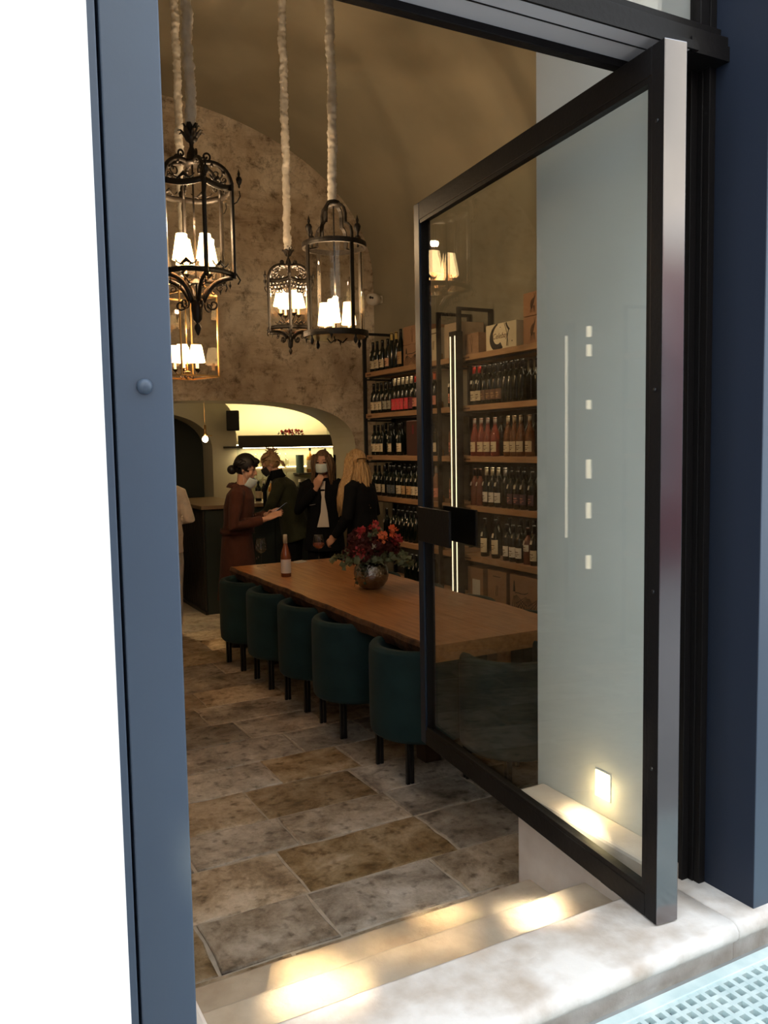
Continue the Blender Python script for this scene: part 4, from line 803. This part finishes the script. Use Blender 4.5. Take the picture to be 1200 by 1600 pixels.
for x in (.38, .76, 1.14): MB().box(x-.002, x+.002, -.003, 0, .05, 1.08).build('panel_joint', BLACK, br)
pd = empty('pendant_bulb', (2.41, 8.28, 1.80), label='small bare bulb on a brass holder hanging under the arch', cat='lamp')
MB().tube([(0, 0, .09), (0, 0, az(2.41)-1.80)], .003, 5).build('cord', BRASS, pd); MB().tube([(0, 0, .05), (0, 0, .16)], .014, 10).build('socket', BRASS, pd, smooth=True); MB().tube([(0, 0, .055), (.07, 0, .055)], .005, 6).build('switch_arm', BRASS, pd)
MB().ell((0, 0, .02), (.03, .03, .032), 14, 10).build('bulb', emis('bare_bulb_glow', (1, .72, .38), 30), pd, smooth=True)
sp = empty('speaker', (3.20, 9.80, 1.93), rz=-.35, label='black loudspeaker fixed high on the bar wall beside the lit recess', cat='speaker')
MB().box(-.075, .075, -.08, .06, 0, .24).build('cabinet', BLACK, sp, bevel=.008); MB().box(-.065, .065, -.086, -.08, .012, .228).build('grille', INK, sp, bevel=.003); MB().box(-.02, .02, .06, .10, .08, .16).build('bracket', LEG, sp)
lt = empty('wall_shelf', (3.27, 9.9, 1.72), label='long dark shelf box across the lit bar recess', cat='shelf')
DW_ = M('dark_shelf_wood', (.04, .032, .025), .5)
MB().box(0, 1.48, -.08, -.06, .025, .15).build('front_board', DW_, lt); MB().box(0, 1.48, -.06, .3, .012, .03).build('bottom_board', DW_, lt); MB().box(-.17, 1.48, -.24, .0, 0, .022).build('lower_board', DW_, lt)
MB().box(.05, 1.45, -.10, -.085, -.006, 0).build('light_strip', LEDBAR, lt); MB().box(.02, 1.46, .05, .07, .03, .04).build('light_strip', LEDBAR, lt)
lamp('bar_up_light', 'AREA', (4.0, 10.06, 1.88), 26, (1, .80, .40), size=1.4, aim=(4.0, 10.25, 3.0), shape='RECTANGLE', size_y=.04)
lamp('bar_down_light', 'AREA', (4.0, 9.80, 1.70), 7, (1, .80, .40), size=1.4, aim=(4.0, 9.92, 0), shape='RECTANGLE', size_y=.04)
fl2 = empty('red_flowers', (3.97, 9.86, 1.872), label='small bunch of red flowers lying on the dark bar shelf', cat='flowers'); mb = MB()
for _ in range(70): v = rdir(); c = Vector((random.uniform(-.14, .14), random.uniform(-.04, .04), random.uniform(.0, .05))); petal(mb, c, v+Vector((0, 0, .6)), rdir(), .04, .014)
mb.build('bloom', CRI, fl2); mb = MB(); 
for _ in range(24): c = Vector((random.uniform(-.18, .18), 0, .01)); petal(mb, c, rdir()+Vector((0, 0, .3)), rdir(), .05, .012)
mb.build('leaf', LEAFD, fl2)
gs = empty('glass_shelf', (3.3, 9.9, 1.46), label='thin lit glass shelf on the bar back wall', cat='shelf'); MB().box(0, 1.45, -.16, 0, 0, .01).build('board', WGLASS, gs); MB().box(0, 1.45, -.02, -.002, .01, .02).build('light_strip', emis('dim_led', (1, .8, .45), 5), gs)
g2 = empty('glass_shelf', (3.3, 9.9, 1.23), label='lower glass shelf with upturned glasses on the bar back wall', cat='shelf'); MB().box(0, .6, -.16, 0, 0, .01).build('board', WGLASS, g2)
ws = empty('wall_shelf', (4.0, 9.9, 1.375), label='short dark shelf holding two bottles behind the masked woman', cat='shelf'); MB().box(0, .7, -.2, 0, 0, .02).build('board', DW_, ws, bevel=.003)
GLOWG = glassmat('bar_glass', (.9, .88, .8), .16)
first = None; k = 0
for zi, (zb_, nm, cnt_) in enumerate(((1.475, 'upper', 7), (1.243, 'lower', 7), (1.62, 'top', 6))):
    for i in range(cnt_):
        if zi == 2: continue
        if first is None:
            first = empty('wine_glass'); MB().lathe([(.033, 0), (.040, .05), (.036, .085), (.012, .11), (.004, .12), (.004, .16), (.03, .166), (.03, .168), (0, .168)], n=14).build('bowl', GLOWG, first, smooth=True); g_ = first
        else: g_ = dupl(first)
        g_.location = (3.40+i*.078, 9.80, zb_); tag(g_, f'upturned wine glass on the {nm} bar glass shelf, {ORD[i]} from left', 'glass', f'wine glasses on the {nm} bar shelf')
def spirit(x, y, z, h, mat, cap, lab, rad=.038):
    b = empty('bottle', (x, y, z), label=lab, cat='bottle'); MB().lathe([(0, 0), (rad, 0), (rad, h*.62), (rad*.8, h*.70), (.013, h*.78), (.013, h*.92), (0, h*.92)], n=16).build('body', mat, b, smooth=True)
    MB().lathe([(.015, h*.88), (.015, h), (0, h)], n=12).build('capsule', cap, b); mb = MB(); mb.lathe([(rad+.0006, h*.15), (rad+.0006, h*.5)], n=16, cap=False); mb.build('label', CRM, b, smooth=True); return b
AMB = M('amber_spirit', (.45, .20, .05), .1); GRNB = M('green_tin', (.04, .07, .06), .4)
tn = empty('canister', (4.05, 9.79, 1.396), label='dark green round canister on the short bar shelf', cat='canister'); MB().lathe([(0, 0), (.05, 0), (.05, .215), (0, .215)], n=20).build('body', GRNB, tn, smooth=False); MB().lathe([(.052, .19), (.052, .225), (0, .225)], n=20).build('lid', GRNB, tn)
spirit(4.19, 9.79, 1.396, .31, AMB, CAPB, 'amber spirit bottle with a black cap beside the green canister', .045)
spirit(4.40, 9.79, 1.396, .30, BG, CAPB, 'tall dark bottle on the short bar shelf above the masked woman'); spirit(4.56, 9.79, 1.396, .28, AMB, CAPB, 'amber bottle at the right end of the short bar shelf')
bc = empty('back_counter', (3.0, 9.45, 0), label='low dark back counter below the glass shelves of the bar', cat='counter'); MB().box(0.0, 1.74, 0, .44, 0, 1.02).build('cabinet', CT, bc); MB().box(-.0, 1.74, -.02, .44, 1.02, 1.05).build('countertop', CTT, bc)
for i in range(9): spirit(3.50+i*.095+(i > 3)*.09, 9.62, 1.051, .27, AMB if i % 2 else BG, WHT if i != 2 else CAPB, f'{ORD[i]} bottle from the left on the back counter of the bar', .035)
for i in range(3): spirit(2.62+i*.12+.25, 8.72, 1.141, .22, BG, CAPB, f'{ORD[i]} black bottle from the left on the bar counter, between the first two women', .034)
lamp('arch_downlight', 'SPOT', (2.15, 8.25, 2.15), 75, (1, .72, .38), .03, aim=(2.12, 7.85, 0), spot_size=radians(48), spot_blend=.5)
lamp('bar_fill', 'POINT', (2.0, 9.3, 2.3), 3, (1, .75, .45), .15)
dl = empty('downlight', (2.15, 8.25, az(2.15)-.004), label='small recessed spot in the arch soffit near the blue door post', cat='lamp'); MB().lathe([(.035, 0), (.035, -.008), (.025, -.008), (.025, 0)], n=20, cap=False).build('bezel', WHT, dl)
# ================================================================ PEOPLE
def remesh(mb, name, mat, parent, vox, smooth=6, it=1, fac=.5):
    o = mb.build(name, mat, None); r = o.modifiers.new('r', 'REMESH'); r.mode = 'VOXEL'; r.voxel_size = vox; r.use_smooth_shade = True
    s = o.modifiers.new('s', 'SMOOTH'); s.factor = fac; s.iterations = smooth
    dg = bpy.context.evaluated_depsgraph_get(); me = bpy.data.meshes.new_from_object(o.evaluated_get(dg)); bpy.data.objects.remove(o)
    me.polygons.foreach_set('use_smooth', [True]*len(me.polygons)); n = bpy.data.objects.new(name, me); COL.objects.link(n); n.parent = parent; return n
def hand(mb, w_, d, nrm, curl=.5, s=1, spread=.12, left=False):
    w_ = Vector(w_); d = Vector(d).normalized(); nrm = Vector(nrm); nrm = (nrm-d*nrm.dot(d)).normalized(); sd = d.cross(nrm)*(1 if left else -1)   # sd points to the thumb
    mb.loft([w_-d*.03, w_, w_+d*.035*s, w_+d*.075*s, w_+d*.092*s], [(.024, .019), (.025, .017), (.036, .015), (.040, .014), (.036, .011)], side=sd, n=12)
    for k, (off, ln) in enumerate(((.029, .070), (.010, .078), (-.009, .072), (-.027, .056))):
        p = w_+d*.086*s+sd*off; dd = (d+sd*(off*spread*10)).normalized(); pts = [p-d*.015, p]; a = 0
        for j, f in enumerate((.45, .32, .27)):
            a += curl*(.5+.35*j); v = dd*cos(a)-nrm*sin(a); p = p+v*ln*f*s; pts.append(p)
        mb.loft(pts, [.0095, .0092, .0085, .0078, .0062], n=8)
    p = w_+d*.022+sd*.024; v = (d*.75+sd*.75-nrm*.35).normalized(); mb.loft([p-sd*.012, p, p+v*.034, p+v*.034+(d*.9+sd*.1-nrm*.4).normalized()*.030, p+v*.034+(d*.9-nrm*.5).normalized()*.050], [.013, .0125, .0105, .009, .007], n=8)
def person(name, loc, rz, lab, H=1.68, lean=0, head=(0, 0), arms=None, look=None):
    """arms: {'L': (elbow, wrist, hand dir, back-of-hand normal, curl), 'R': ...} in the person's frame (faces -Y, left is +X)"""
    P = empty(name, loc, rz, label=lab, cat='person'); k = H/1.7
    spine = [Vector((0, 0, .86)), Vector((0, 0, .98)), Vector((0, -lean*.10, 1.10)), Vector((0, -lean*.25, 1.22)), Vector((0, -lean*.42, 1.33)), Vector((0, -lean*.55, 1.40))]
    neck = Vector((0, -lean*.62, 1.44)); hc = Vector((0, -.015-lean*.85, 1.585-lean*.10)); 
    sk = MB()
    sk.loft([spine[0], spine[1], spine[2], spine[3], spine[4], spine[5]], [(.14, .095), (.135, .09), (.11, .08), (.125, .09), (.14, .08), (.07, .05)], side=(1, 0, 0), n=16)
    sk.loft([spine[5]-Vector((0, 0, .03)), neck, hc+Vector((0, .025, -.05))], [(.056, .056), (.050, .052), (.048, .052)], side=(1, 0, 0), n=14)
    HM = Matrix.Rotation(head[0], 3, 'Z') @ Matrix.Rotation(head[1], 3, 'X')
    def hp(x, y, z): return hc+HM @ Vector((x, y, z))
    sk.ell(hc+HM @ Vector((0, .012, .025)), (.072, .090, .088), 20, 14, HM); sk.ell(hp(0, -.020, -.035), (.056, .062, .075), 18, 12, HM); sk.ell(hp(0, -.045, -.082), (.026, .024, .022), 10, 8, HM)
    sk.loft([hp(0, -.080, .012), hp(0, -.092, -.008), hp(0, -.104, -.026), hp(0, -.088, -.036)], [(.007, .006), (.009, .009), (.014, .011), (.010, .006)], n=8, side=HM @ Vector((1, 0, 0)))
    sk.ell(hp(0, -.082, -.055), (.022, .009, .0055), 10, 6, HM); sk.ell(hp(0, -.079, -.065), (.019, .009, .006), 10, 6, HM)
    for sx_ in (-1, 1):
        sk.ell(hp(sx_*.073, .008, -.012), (.008, .018, .030), 10, 8, HM); sk.ell(hp(sx_*.032, -.062, .018), (.022, .014, .008), 10, 6, HM); sk.ell(hp(sx_*.034, -.055, -.030), (.020, .02, .022), 10, 6, HM)
    sh = {1: Vector((.165, -lean*.45, 1.365)), -1: Vector((-.165, -lean*.45, 1.365))}; A = {}
    for sx_, key in ((1, 'L'), (-1, 'R')):
        e, w_, d, nrm, cu = arms[key]; e, w_ = Vector(e), Vector(w_); A[sx_] = (sh[sx_], e, w_, Vector(d).normalized())
        sk.loft([sh[sx_]*.75+Vector((0, 0, .33)) if False else sh[sx_], (sh[sx_]+e)/2, e, (e+w_)/2, w_], [.045, .042, .036, .033, .023], n=10); hand(sk, w_, d, nrm, cu, left=(sx_ == 1))
        sk.loft([Vector((sx_*.085, 0, .90)), Vector((sx_*.09, -.01, .68)), Vector((sx_*.09, -.01, .48)), Vector((sx_*.09, .01, .30)), Vector((sx_*.09, .02, .07))], [.082, .070, .050, .048, .034], n=12)
        sk.loft([Vector((sx_*.09, .045, .045)), Vector((sx_*.092, -.02, .04)), Vector((sx_*.098, -.13, .025))], [(.034, .030), (.038, .030), (.036, .016)], side=(1, 0, 0), n=10)
    body = remesh(sk, 'body', SKIN, P, .0068, 3); 
    for sx_ in (-1, 1): MB().ell(hp(sx_*.031, -.0735, .006), (.012, .006, .006), 10, 8, HM).build('eye', EYE, P, smooth=True); MB().loft([hp(sx_*.014, -.083, .028), hp(sx_*.032, -.080, .033), hp(sx_*.050, -.068, .028)], [(.002, .003)]*3, n=5).build('eyebrow', HB, P)
    P.scale = (k, k, k)
    return P, spine, neck, hc, HM, hp, A
EYE = M('eye_dark', (.02, .014, .012), .15); HB = M('brow_hair', (.03, .02, .015), .7)
def torso_cloth(P, spine, A, mat, name='jacket', hem=.74, hemr=(.19, .14), grow=.0, sleeve=.93, flare=None, hemoff=(0, 0), vneck=True):
    mb = MB(); pts = []; r = []
    hz = Vector((hemoff[0], hemoff[1], hem))
    pts += [hz]; r += [hemr]
    if hem < .8: pts += [Vector((hemoff[0]*.5, hemoff[1]*.5, (hem+.95)/2))]; r += [((hemr[0]+.17)/2+.004, (hemr[1]+.12)/2+.004)]
    pts += [spine[1]+Vector((0, 0, -.02)), spine[2], spine[3], spine[4], spine[5]+Vector((0, 0, .0)), spine[5]+Vector((0, 0, .03))]
    r += [(.168+grow, .122+grow), (.148+grow, .11+grow), (.165+grow, .122+grow), (.172+grow, .108+grow), (.115, .082), (.072, .066)]
    mb.loft(pts, r, side=(1, 0, 0), n=22)
    for sx_ in (-1, 1):
        s_, e, w_, d = A[sx_]; q = e+(w_-e)*sleeve
        mb.loft([s_*1.0+Vector((-sx_*.05, 0, .01)), s_+Vector((sx_*.005, 0, -.015)), s_.lerp(e, .5), e, e.lerp(q, .5), q], [.060, .066, .058, .054, .050, .043], n=14)
    return remesh(mb, name, mat, P, .009, 5)
def legs_cloth(P, mat, name='trousers', z0=.08, wide=1.0, hip=.93):
    mb = MB(); mb.loft([Vector((0, 0, .80)), Vector((0, 0, .92)), Vector((0, 0, 1.0))], [(.165, .12), (.16, .115), (.14, .1)], side=(1, 0, 0), n=18)
    for sx_ in (-1, 1): mb.loft([Vector((sx_*.075, 0, .90)), Vector((sx_*.09, -.01, .68)), Vector((sx_*.092, -.01, .46)), Vector((sx_*.092, .01, .26)), Vector((sx_*.092, .015, z0))], [.098, .086*wide, .068*wide, .062*wide, .056*wide], n=14)
    return remesh(mb, name, mat, P, .010, 4)
def shoes(P, mat):
    for sx_ in (-1, 1):
        mb = MB(); mb.loft([Vector((sx_*.09, .07, .035)), Vector((sx_*.09, .03, .045)), Vector((sx_*.093, -.04, .042)), Vector((sx_*.098, -.12, .028)), Vector((sx_*.10, -.165, .02))], [(.030, .034), (.042, .044), (.044, .040), (.046, .027), (.028, .018)], side=(1, 0, 0), n=14); mb.loft([Vector((sx_*.09, .02, .03)), Vector((sx_*.09, .02, .11))], [.045, .042], n=12)
        mb.build('shoe', mat, P, smooth=True)
def mask(P, hp, mat, down=0, name='face_mask'):
    mb = MB(); nu, nv = 16, 9; rows = []
    for j in range(nv+1):
        v = j/nv
        for i in range(nu+1):
            u = -1+2*i/nu; a = u*1.22; z = -.005-.090*v-down*.045; r_x = .064+.006*sin(pi*v); yb = -.012-(.099+.012*sin(pi*v)*max(0, 1-abs(u)*1.6)+.002*sin(v*25)-.014*v)*cos(a); rows.append(hp(r_x*sin(a)*1.06, yb-down*.012*(1-v), z*(1-.12*abs(u)**2)))
    m = nu+1; mb.add(rows, [(j*m+i, j*m+i+1, (j+1)*m+i+1, (j+1)*m+i) for j in range(nv) for i in range(nu)])
    o = mb.build(name, mat, P, smooth=True); s_ = o.modifiers.new('s', 'SOLIDIFY'); s_.thickness = .002
    for sx_ in (-1, 1): MB().tube([hp(sx_*.062, -.045, -.012-down*.045), hp(sx_*.077, .0, .008), hp(sx_*.08, .02, -.01), hp(sx_*.062, -.04, -.075-down*.045)], .0014, 5).build('ear_loop', WHT if mat is not MASKB else MASKB, o)
def hair_cap(mb, hc, HM, hp, fr=.03, g=.0, back=True, low=-.05):
    n, m = 30, 20; R_ = Vector((.076+g, .095+g, .093+g)); c = Vector((0, .014, .024)); vs = []; keep = []
    for i in range(m+1):
        th = pi*i/m
        for k in range(n):
            a = 2*pi*k/n; p = Vector((R_.x*sin(th)*cos(a), R_.y*sin(th)*sin(a), R_.z*cos(th))); p *= 1+.02*noise.noise(p*40)+.012*sin(a*14); p = p+c; lim = (fr+.02 if p.y < -.045 else (fr-.045 if p.y < -.0 else low)); vs.append(p)
            keep.append(p.z > lim)
    b = len(mb.v); fs = []
    for i in range(m):
        for k in range(n):
            q = (i*n+k, (i+1)*n+k, (i+1)*n+(k+1) % n, i*n+(k+1) % n)
            if sum(keep[j] for j in q) >= 3: fs.append(q)
    mb.add([hp(*p) for p in vs], fs)
def locks(mb, hp, n, starts, ends, r=.012, wav=.01, seed=1, taper=.35):
    rnd = random.Random(seed)
    for i in range(n):
        t = rnd.random(); o_ = hp(0, 0, 0); a, b_ = starts(t, rnd), ends(t, rnd); a, b_ = Vector(a), Vector(b_); P = []
        mid = (a+b_)/2; out = Vector((mid.x, mid.y, 0)); ph = rnd.uniform(0, 6)
        for j in range(9): u = j/8; P.append(a.lerp(b_, u)+Vector((wav*sin(ph+u*7), wav*cos(ph*1.3+u*6), 0)) + Vector((a.x-o_.x, a.y-o_.y, 0))*.30*sin(pi*min(1, u*1.4))*(1 if u < .7 else .0 if u > .75 else .5))
        mb.loft(P, [r*(.7+.5*sin(pi*min(u_/8+.1, 1))*1.0) if u_ < 7 else r*taper for u_ in range(9)], n=6)
# ---- the woman in the rust coat
COAT = cloth('rust_coat_cloth', (.060, .022, .015), .05); BLKC = cloth('black_cloth', (.0045, .005, .0065), 0)
P, sp_, nk, hc, HM, hp, A = person('person', (2.29, 7.0, 0), radians(60), 'woman with a black low bun and long rust coat looking down at a phone', 1.68, .10, (0, .34),
    {'L': ((.23, -.05, 1.09), (.075, -.27, 1.16), (-.25, -.9, .35), (.5, -.2, .7), .35), 'R': ((-.235, -.02, 1.08), (-.06, -.27, 1.13), (.2, -.9, .4), (-.6, -.1, .7), .4)})
torso_cloth(P, sp_, A, COAT, 'coat', .42, (.235, .19), .012, .86)
cb = MB(); cb.loft([Vector((0, 0, 1.005)), Vector((0, 0, 1.045))], [(.178, .138), (.176, .136)], side=(1, 0, 0), n=24, cap=False); bl = cb.build('belt', COAT, P, smooth=True); so = bl.modifiers.new('s', 'SOLIDIFY'); so.thickness = .008; so.offset = 1
MB().obox((.02, -.148, 1.025), (.024, 0, 0), (0, .005, 0), (0, 0, .026)).build('buckle', M('dull_buckle', (.09, .05, .035), .4), bl)
mb = MB()
for sx_ in (-1, 1): mb.loft([Vector((sx_*.05, .055, 1.43)), Vector((sx_*.085, -.02, 1.42)), Vector((sx_*.075, -.10, 1.36)), Vector((sx_*.035, -.148, 1.26))], [(.008, .030), (.008, .034), (.008, .034), (.006, .018)], side=(sx_*.7, -.2, .6), n=8)
mb.build('collar', COAT, P, smooth=True)
for z in (1.16, .88, .78): 
    for x in (-.035, .055): MB().ell((x, -.158 if z > 1 else -.172, z), (.010, .004, .010), 10, 6).build('button', M('coat_button', (.10, .06, .045), .35), P, smooth=True)
shoes(P, LEG); mask(P, hp, MASK, 1.5)
mb = MB(); hair_cap(mb, hc, HM, hp, .01, .011, low=-.08); mb.ell(hp(0, .115, -.055), (.045, .042, .042), 14, 10); 
locks(mb, hp, 40, lambda t, r: hp((t-.5)*.13, -.02-.02*r.random(), .10), lambda t, r: hp((t-.5)*.15, -.088+.02*abs(t-.5), .035+.008*r.random()), .008, .002, 3)
locks(mb, hp, 50, lambda t, r: hp((-1 if t < .5 else 1)*.072, .0+.06*r.random(), .06), lambda t, r: hp((-1 if t < .5 else 1)*.03, .115, -.05), .010, .003, 4)
mb.build('hair', hairm('black_hair', (.006, .005, .005), (.018, .014, .013)), P, smooth=True)
ph = empty('phone', (0, 0, 0), label='smartphone held by the woman in the rust coat', cat='phone'); k = 1.68/1.7
mp_ = Matrix.Translation((2.29, 7.0, 0)) @ Matrix.Rotation(radians(60), 4, 'Z'); q = mp_ @ Vector((.02*k, -.385*k, 1.215*k)); ph.location = q; ph.rotation_euler = (0, 0, radians(60))
t_ = radians(38); u_ = Vector((0, -cos(t_), sin(t_))); n_ = Vector((0, sin(t_), cos(t_)))
MB().obox((0, 0, 0), Vector((.036, 0, 0)), u_*.074, n_*.004).build('case', BLACK, ph, bevel=.003); MB().obox(n_*.0045, Vector((.033, 0, 0)), u_*.070, n_*.0004).build('screen', emis('dim_phone_screen', (.5, .6, .7), .25), ph)
# ---- the blonde woman in the olive jacket, leaning
OLJ = cloth('olive_jacket_cloth', (.026, .029, .016), .05)
P, sp_, nk, hc, HM, hp, A = person('person', (3.17, 7.87, 0), radians(242), 'blonde woman in an olive jacket and black mask leaning over the bar counter', 1.70, .24, (.1, .5),
    {'L': ((.25, -.22, 1.10), (.14, -.38, .98), (-.2, -.8, -.3), (.5, -.3, .7), .3), 'R': ((-.25, -.2, 1.10), (-.13, -.40, 1.00), (.2, -.8, -.3), (-.5, -.3, .7), .3)})
torso_cloth(P, sp_, A, OLJ, 'jacket', .80, (.225, .17), .018, .92, hemoff=(0, .05)); legs_cloth(P, BLKC); shoes(P, LEG); mask(P, hp, MASKB)
mb = MB(); mb.loft([sp_[5]-Vector((0, 0, .0)), nk+Vector((0, -.01, .01)), nk+Vector((0, -.02, .06))], [(.085, .08), (.075, .075), (.066, .068)], side=(1, 0, 0), n=16); mb.loft([nk+Vector((.0, -.075, 0)), nk+Vector((.02, -.13, -.15)), nk+Vector((.02, -.13, -.34))], [(.04, .018), (.05, .02), (.045, .018)], side=(1, 0, 0), n=10); mb.build('scarf', BLKC, P, smooth=True)
mb = MB(); hair_cap(mb, hc, HM, hp, .03, .006, low=-.075)
locks(mb, hp, 60, lambda t, r: hp((t-.5)*.15, -.05+.03*r.random(), .075), lambda t, r: hp((t-.5)*.08, .09, .06+.05*r.random()), .010, .006, 5)
for i in range(46): v = rdir()*.042; c = Vector((0, .075, .095))+v; mb.loft([hp(*(c)), hp(*(c+rdir()*.02)), hp(*(c+rdir()*.03+v*.2))], [.009, .009, .003], n=5)
locks(mb, hp, 14, lambda t, r: hp(.05*(1 if t > .5 else -1), .08, .0), lambda t, r: hp(.07*(1 if t > .5 else -1), .12, -.12+.05*r.random()), .006, .008, 6)
mb.build('hair', hairm('blonde_hair', (.22, .125, .06), (.46, .30, .15)), P, smooth=True)
# ---- the masked woman in a black blazer facing the door
P, sp_, nk, hc, HM, hp, A = person('person', (3.33, 7.46, 0), radians(-30), 'woman in a surgical mask, black blazer and white top holding her chin', 1.695, .05, (-.12, .08),
    {'R': ((-.24, -.10, 1.12), (-.055, -.155, 1.335), (.35, -.2, .9), (-.3, -.95, -.1), .75), 'L': ((.27, .0, 1.10), (.20, -.19, 1.17), (.1, -.55, .65), (.4, -.7, .3), .5)})
torso_cloth(P, sp_, A, BLKC, 'blazer', .72, (.20, .15), .012, .93); legs_cloth(P, BLKC); shoes(P, LEG); mask(P, hp, MASK)
mb = MB(); mb.add([(-.028, -.120, 1.40), (.028, -.120, 1.40), (.020, -.142, 1.25), (.045, -.140, 1.10), (.060, -.160, .96), (-.055, -.162, .96), (-.020, -.142, 1.10), (-.008, -.142, 1.25)], [(0, 1, 2, 7), (7, 2, 3, 6), (6, 3, 4, 5)]); t = mb.build('top', M('off_white_top', (.55, .50, .45), .85, bump=.2), P); so = t.modifiers.new('s', 'SOLIDIFY'); so.thickness = .012; so.offset = 0
mb = MB(); mb.loft([Vector((-.13, -.135, 1.17)), Vector((-.07, -.146, 1.18))], [(.003, .002)]*2, n=6); mb.build('pocket_edge', M('grey_piping', (.12, .12, .12), .5), P)
mb = MB(); hair_cap(mb, hc, HM, hp, .045, .005, low=-.08)
for sd_ in (-1, 1): locks(mb, hp, 34, lambda t, r: hp(sd_*(.02+.05*r.random()), -.045+.1*t, .085-.02*t), lambda t, r: hp(sd_*(.085+.025*r.random()), -.055+.13*t, -.21-.04*r.random()), .013, .006, 7+sd_)
mb.build('hair', hairm('light_brown_hair', (.05, .028, .015), (.17, .10, .055)), P, smooth=True)
# ---- the long-haired blonde seen from behind
P, sp_, nk, hc, HM, hp, A = person('person', (3.45, 6.86, 0), radians(215), 'woman with very long blonde hair and black jacket, back turned, before the shelves', 1.70, .06, (-.35, .12),
    {'R': ((-.245, .0, 1.10), (-.17, -.20, 1.02), (0, -.9, -.1), (-.8, 0, .5), .6), 'L': ((.245, -.03, 1.09), (.20, -.19, .90), (-.1, -.7, -.5), (.8, -.2, .2), .8)})
torso_cloth(P, sp_, A, BLKC, 'jacket', .66, (.215, .165), .016, .93); legs_cloth(P, BLKC); shoes(P, LEG)
mb = MB(); hair_cap(mb, hc, HM, hp, .035, .006, low=-.08)
locks(mb, hp, 150, lambda t, r: hp((t-.5)*.14, -.02+.11*r.random()*(1-abs(t-.5)), .085-.3*(t-.5)**2), lambda t, r: hp((t-.5)*.24+.01*r.gauss(0, 1), .09+.05*r.random()-.16*abs(t-.5), -.36-.10*r.random()+.10*abs(t-.5)), .013, .006, 11)
rn = random.Random(12)
for i in range(60):
    t = rn.random(); e_ = .10*t; P_ = [hp(.045+.02*rn.random(), -.04+.8*e_, .085), hp(.082, -.05+e_, .02), hp(.10+.02*rn.random(), -.04+e_, -.10), hp(.16+.03*rn.random(), -.04+e_, -.20), hp(.20+.02*rn.random(), -.05+e_*1.1, -.32), hp(.20+.03*rn.random(), -.06+e_*1.1, -.40-.09*rn.random())]
    mb.loft(P_, [.009, .012, .013, .013, .011, .004], n=6)
mb.build('hair', hairm('long_blonde_hair', (.20, .115, .05), (.50, .33, .16)), P, smooth=True)
# ---- the person half hidden by the door post
SHI = cloth('pale_shirt_cloth', (.58, .49, .40), .1); TRO = cloth('stone_trousers_cloth', (.42, .38, .33), .1)
P, sp_, nk, hc, HM, hp, A = person('person', (1.84, 7.80, 0), radians(170), 'person in a pale shirt and stone trousers half hidden behind the blue door post', 1.66, .04, (0, .1),
    {'R': ((-.25, .03, 1.10), (-.08, -.24, 1.08), (.6, -.8, 0), (-.4, -.6, .6), .5), 'L': ((.265, .04, 1.02), (.14, -.22, .98), (-.6, -.7, .1), (.6, -.5, .5), .5)})
torso_cloth(P, sp_, A, SHI, 'shirt', .78, (.185, .14), .022, .96); legs_cloth(P, TRO, wide=1.12); shoes(P, M('dark_grey_shoe', (.05, .045, .04), .5))
mb = MB(); hair_cap(mb, hc, HM, hp, .035, .005, low=-.09); mb.build('hair', hairm('dark_hair', (.01, .008, .007), (.03, .02, .018)), P, smooth=True)
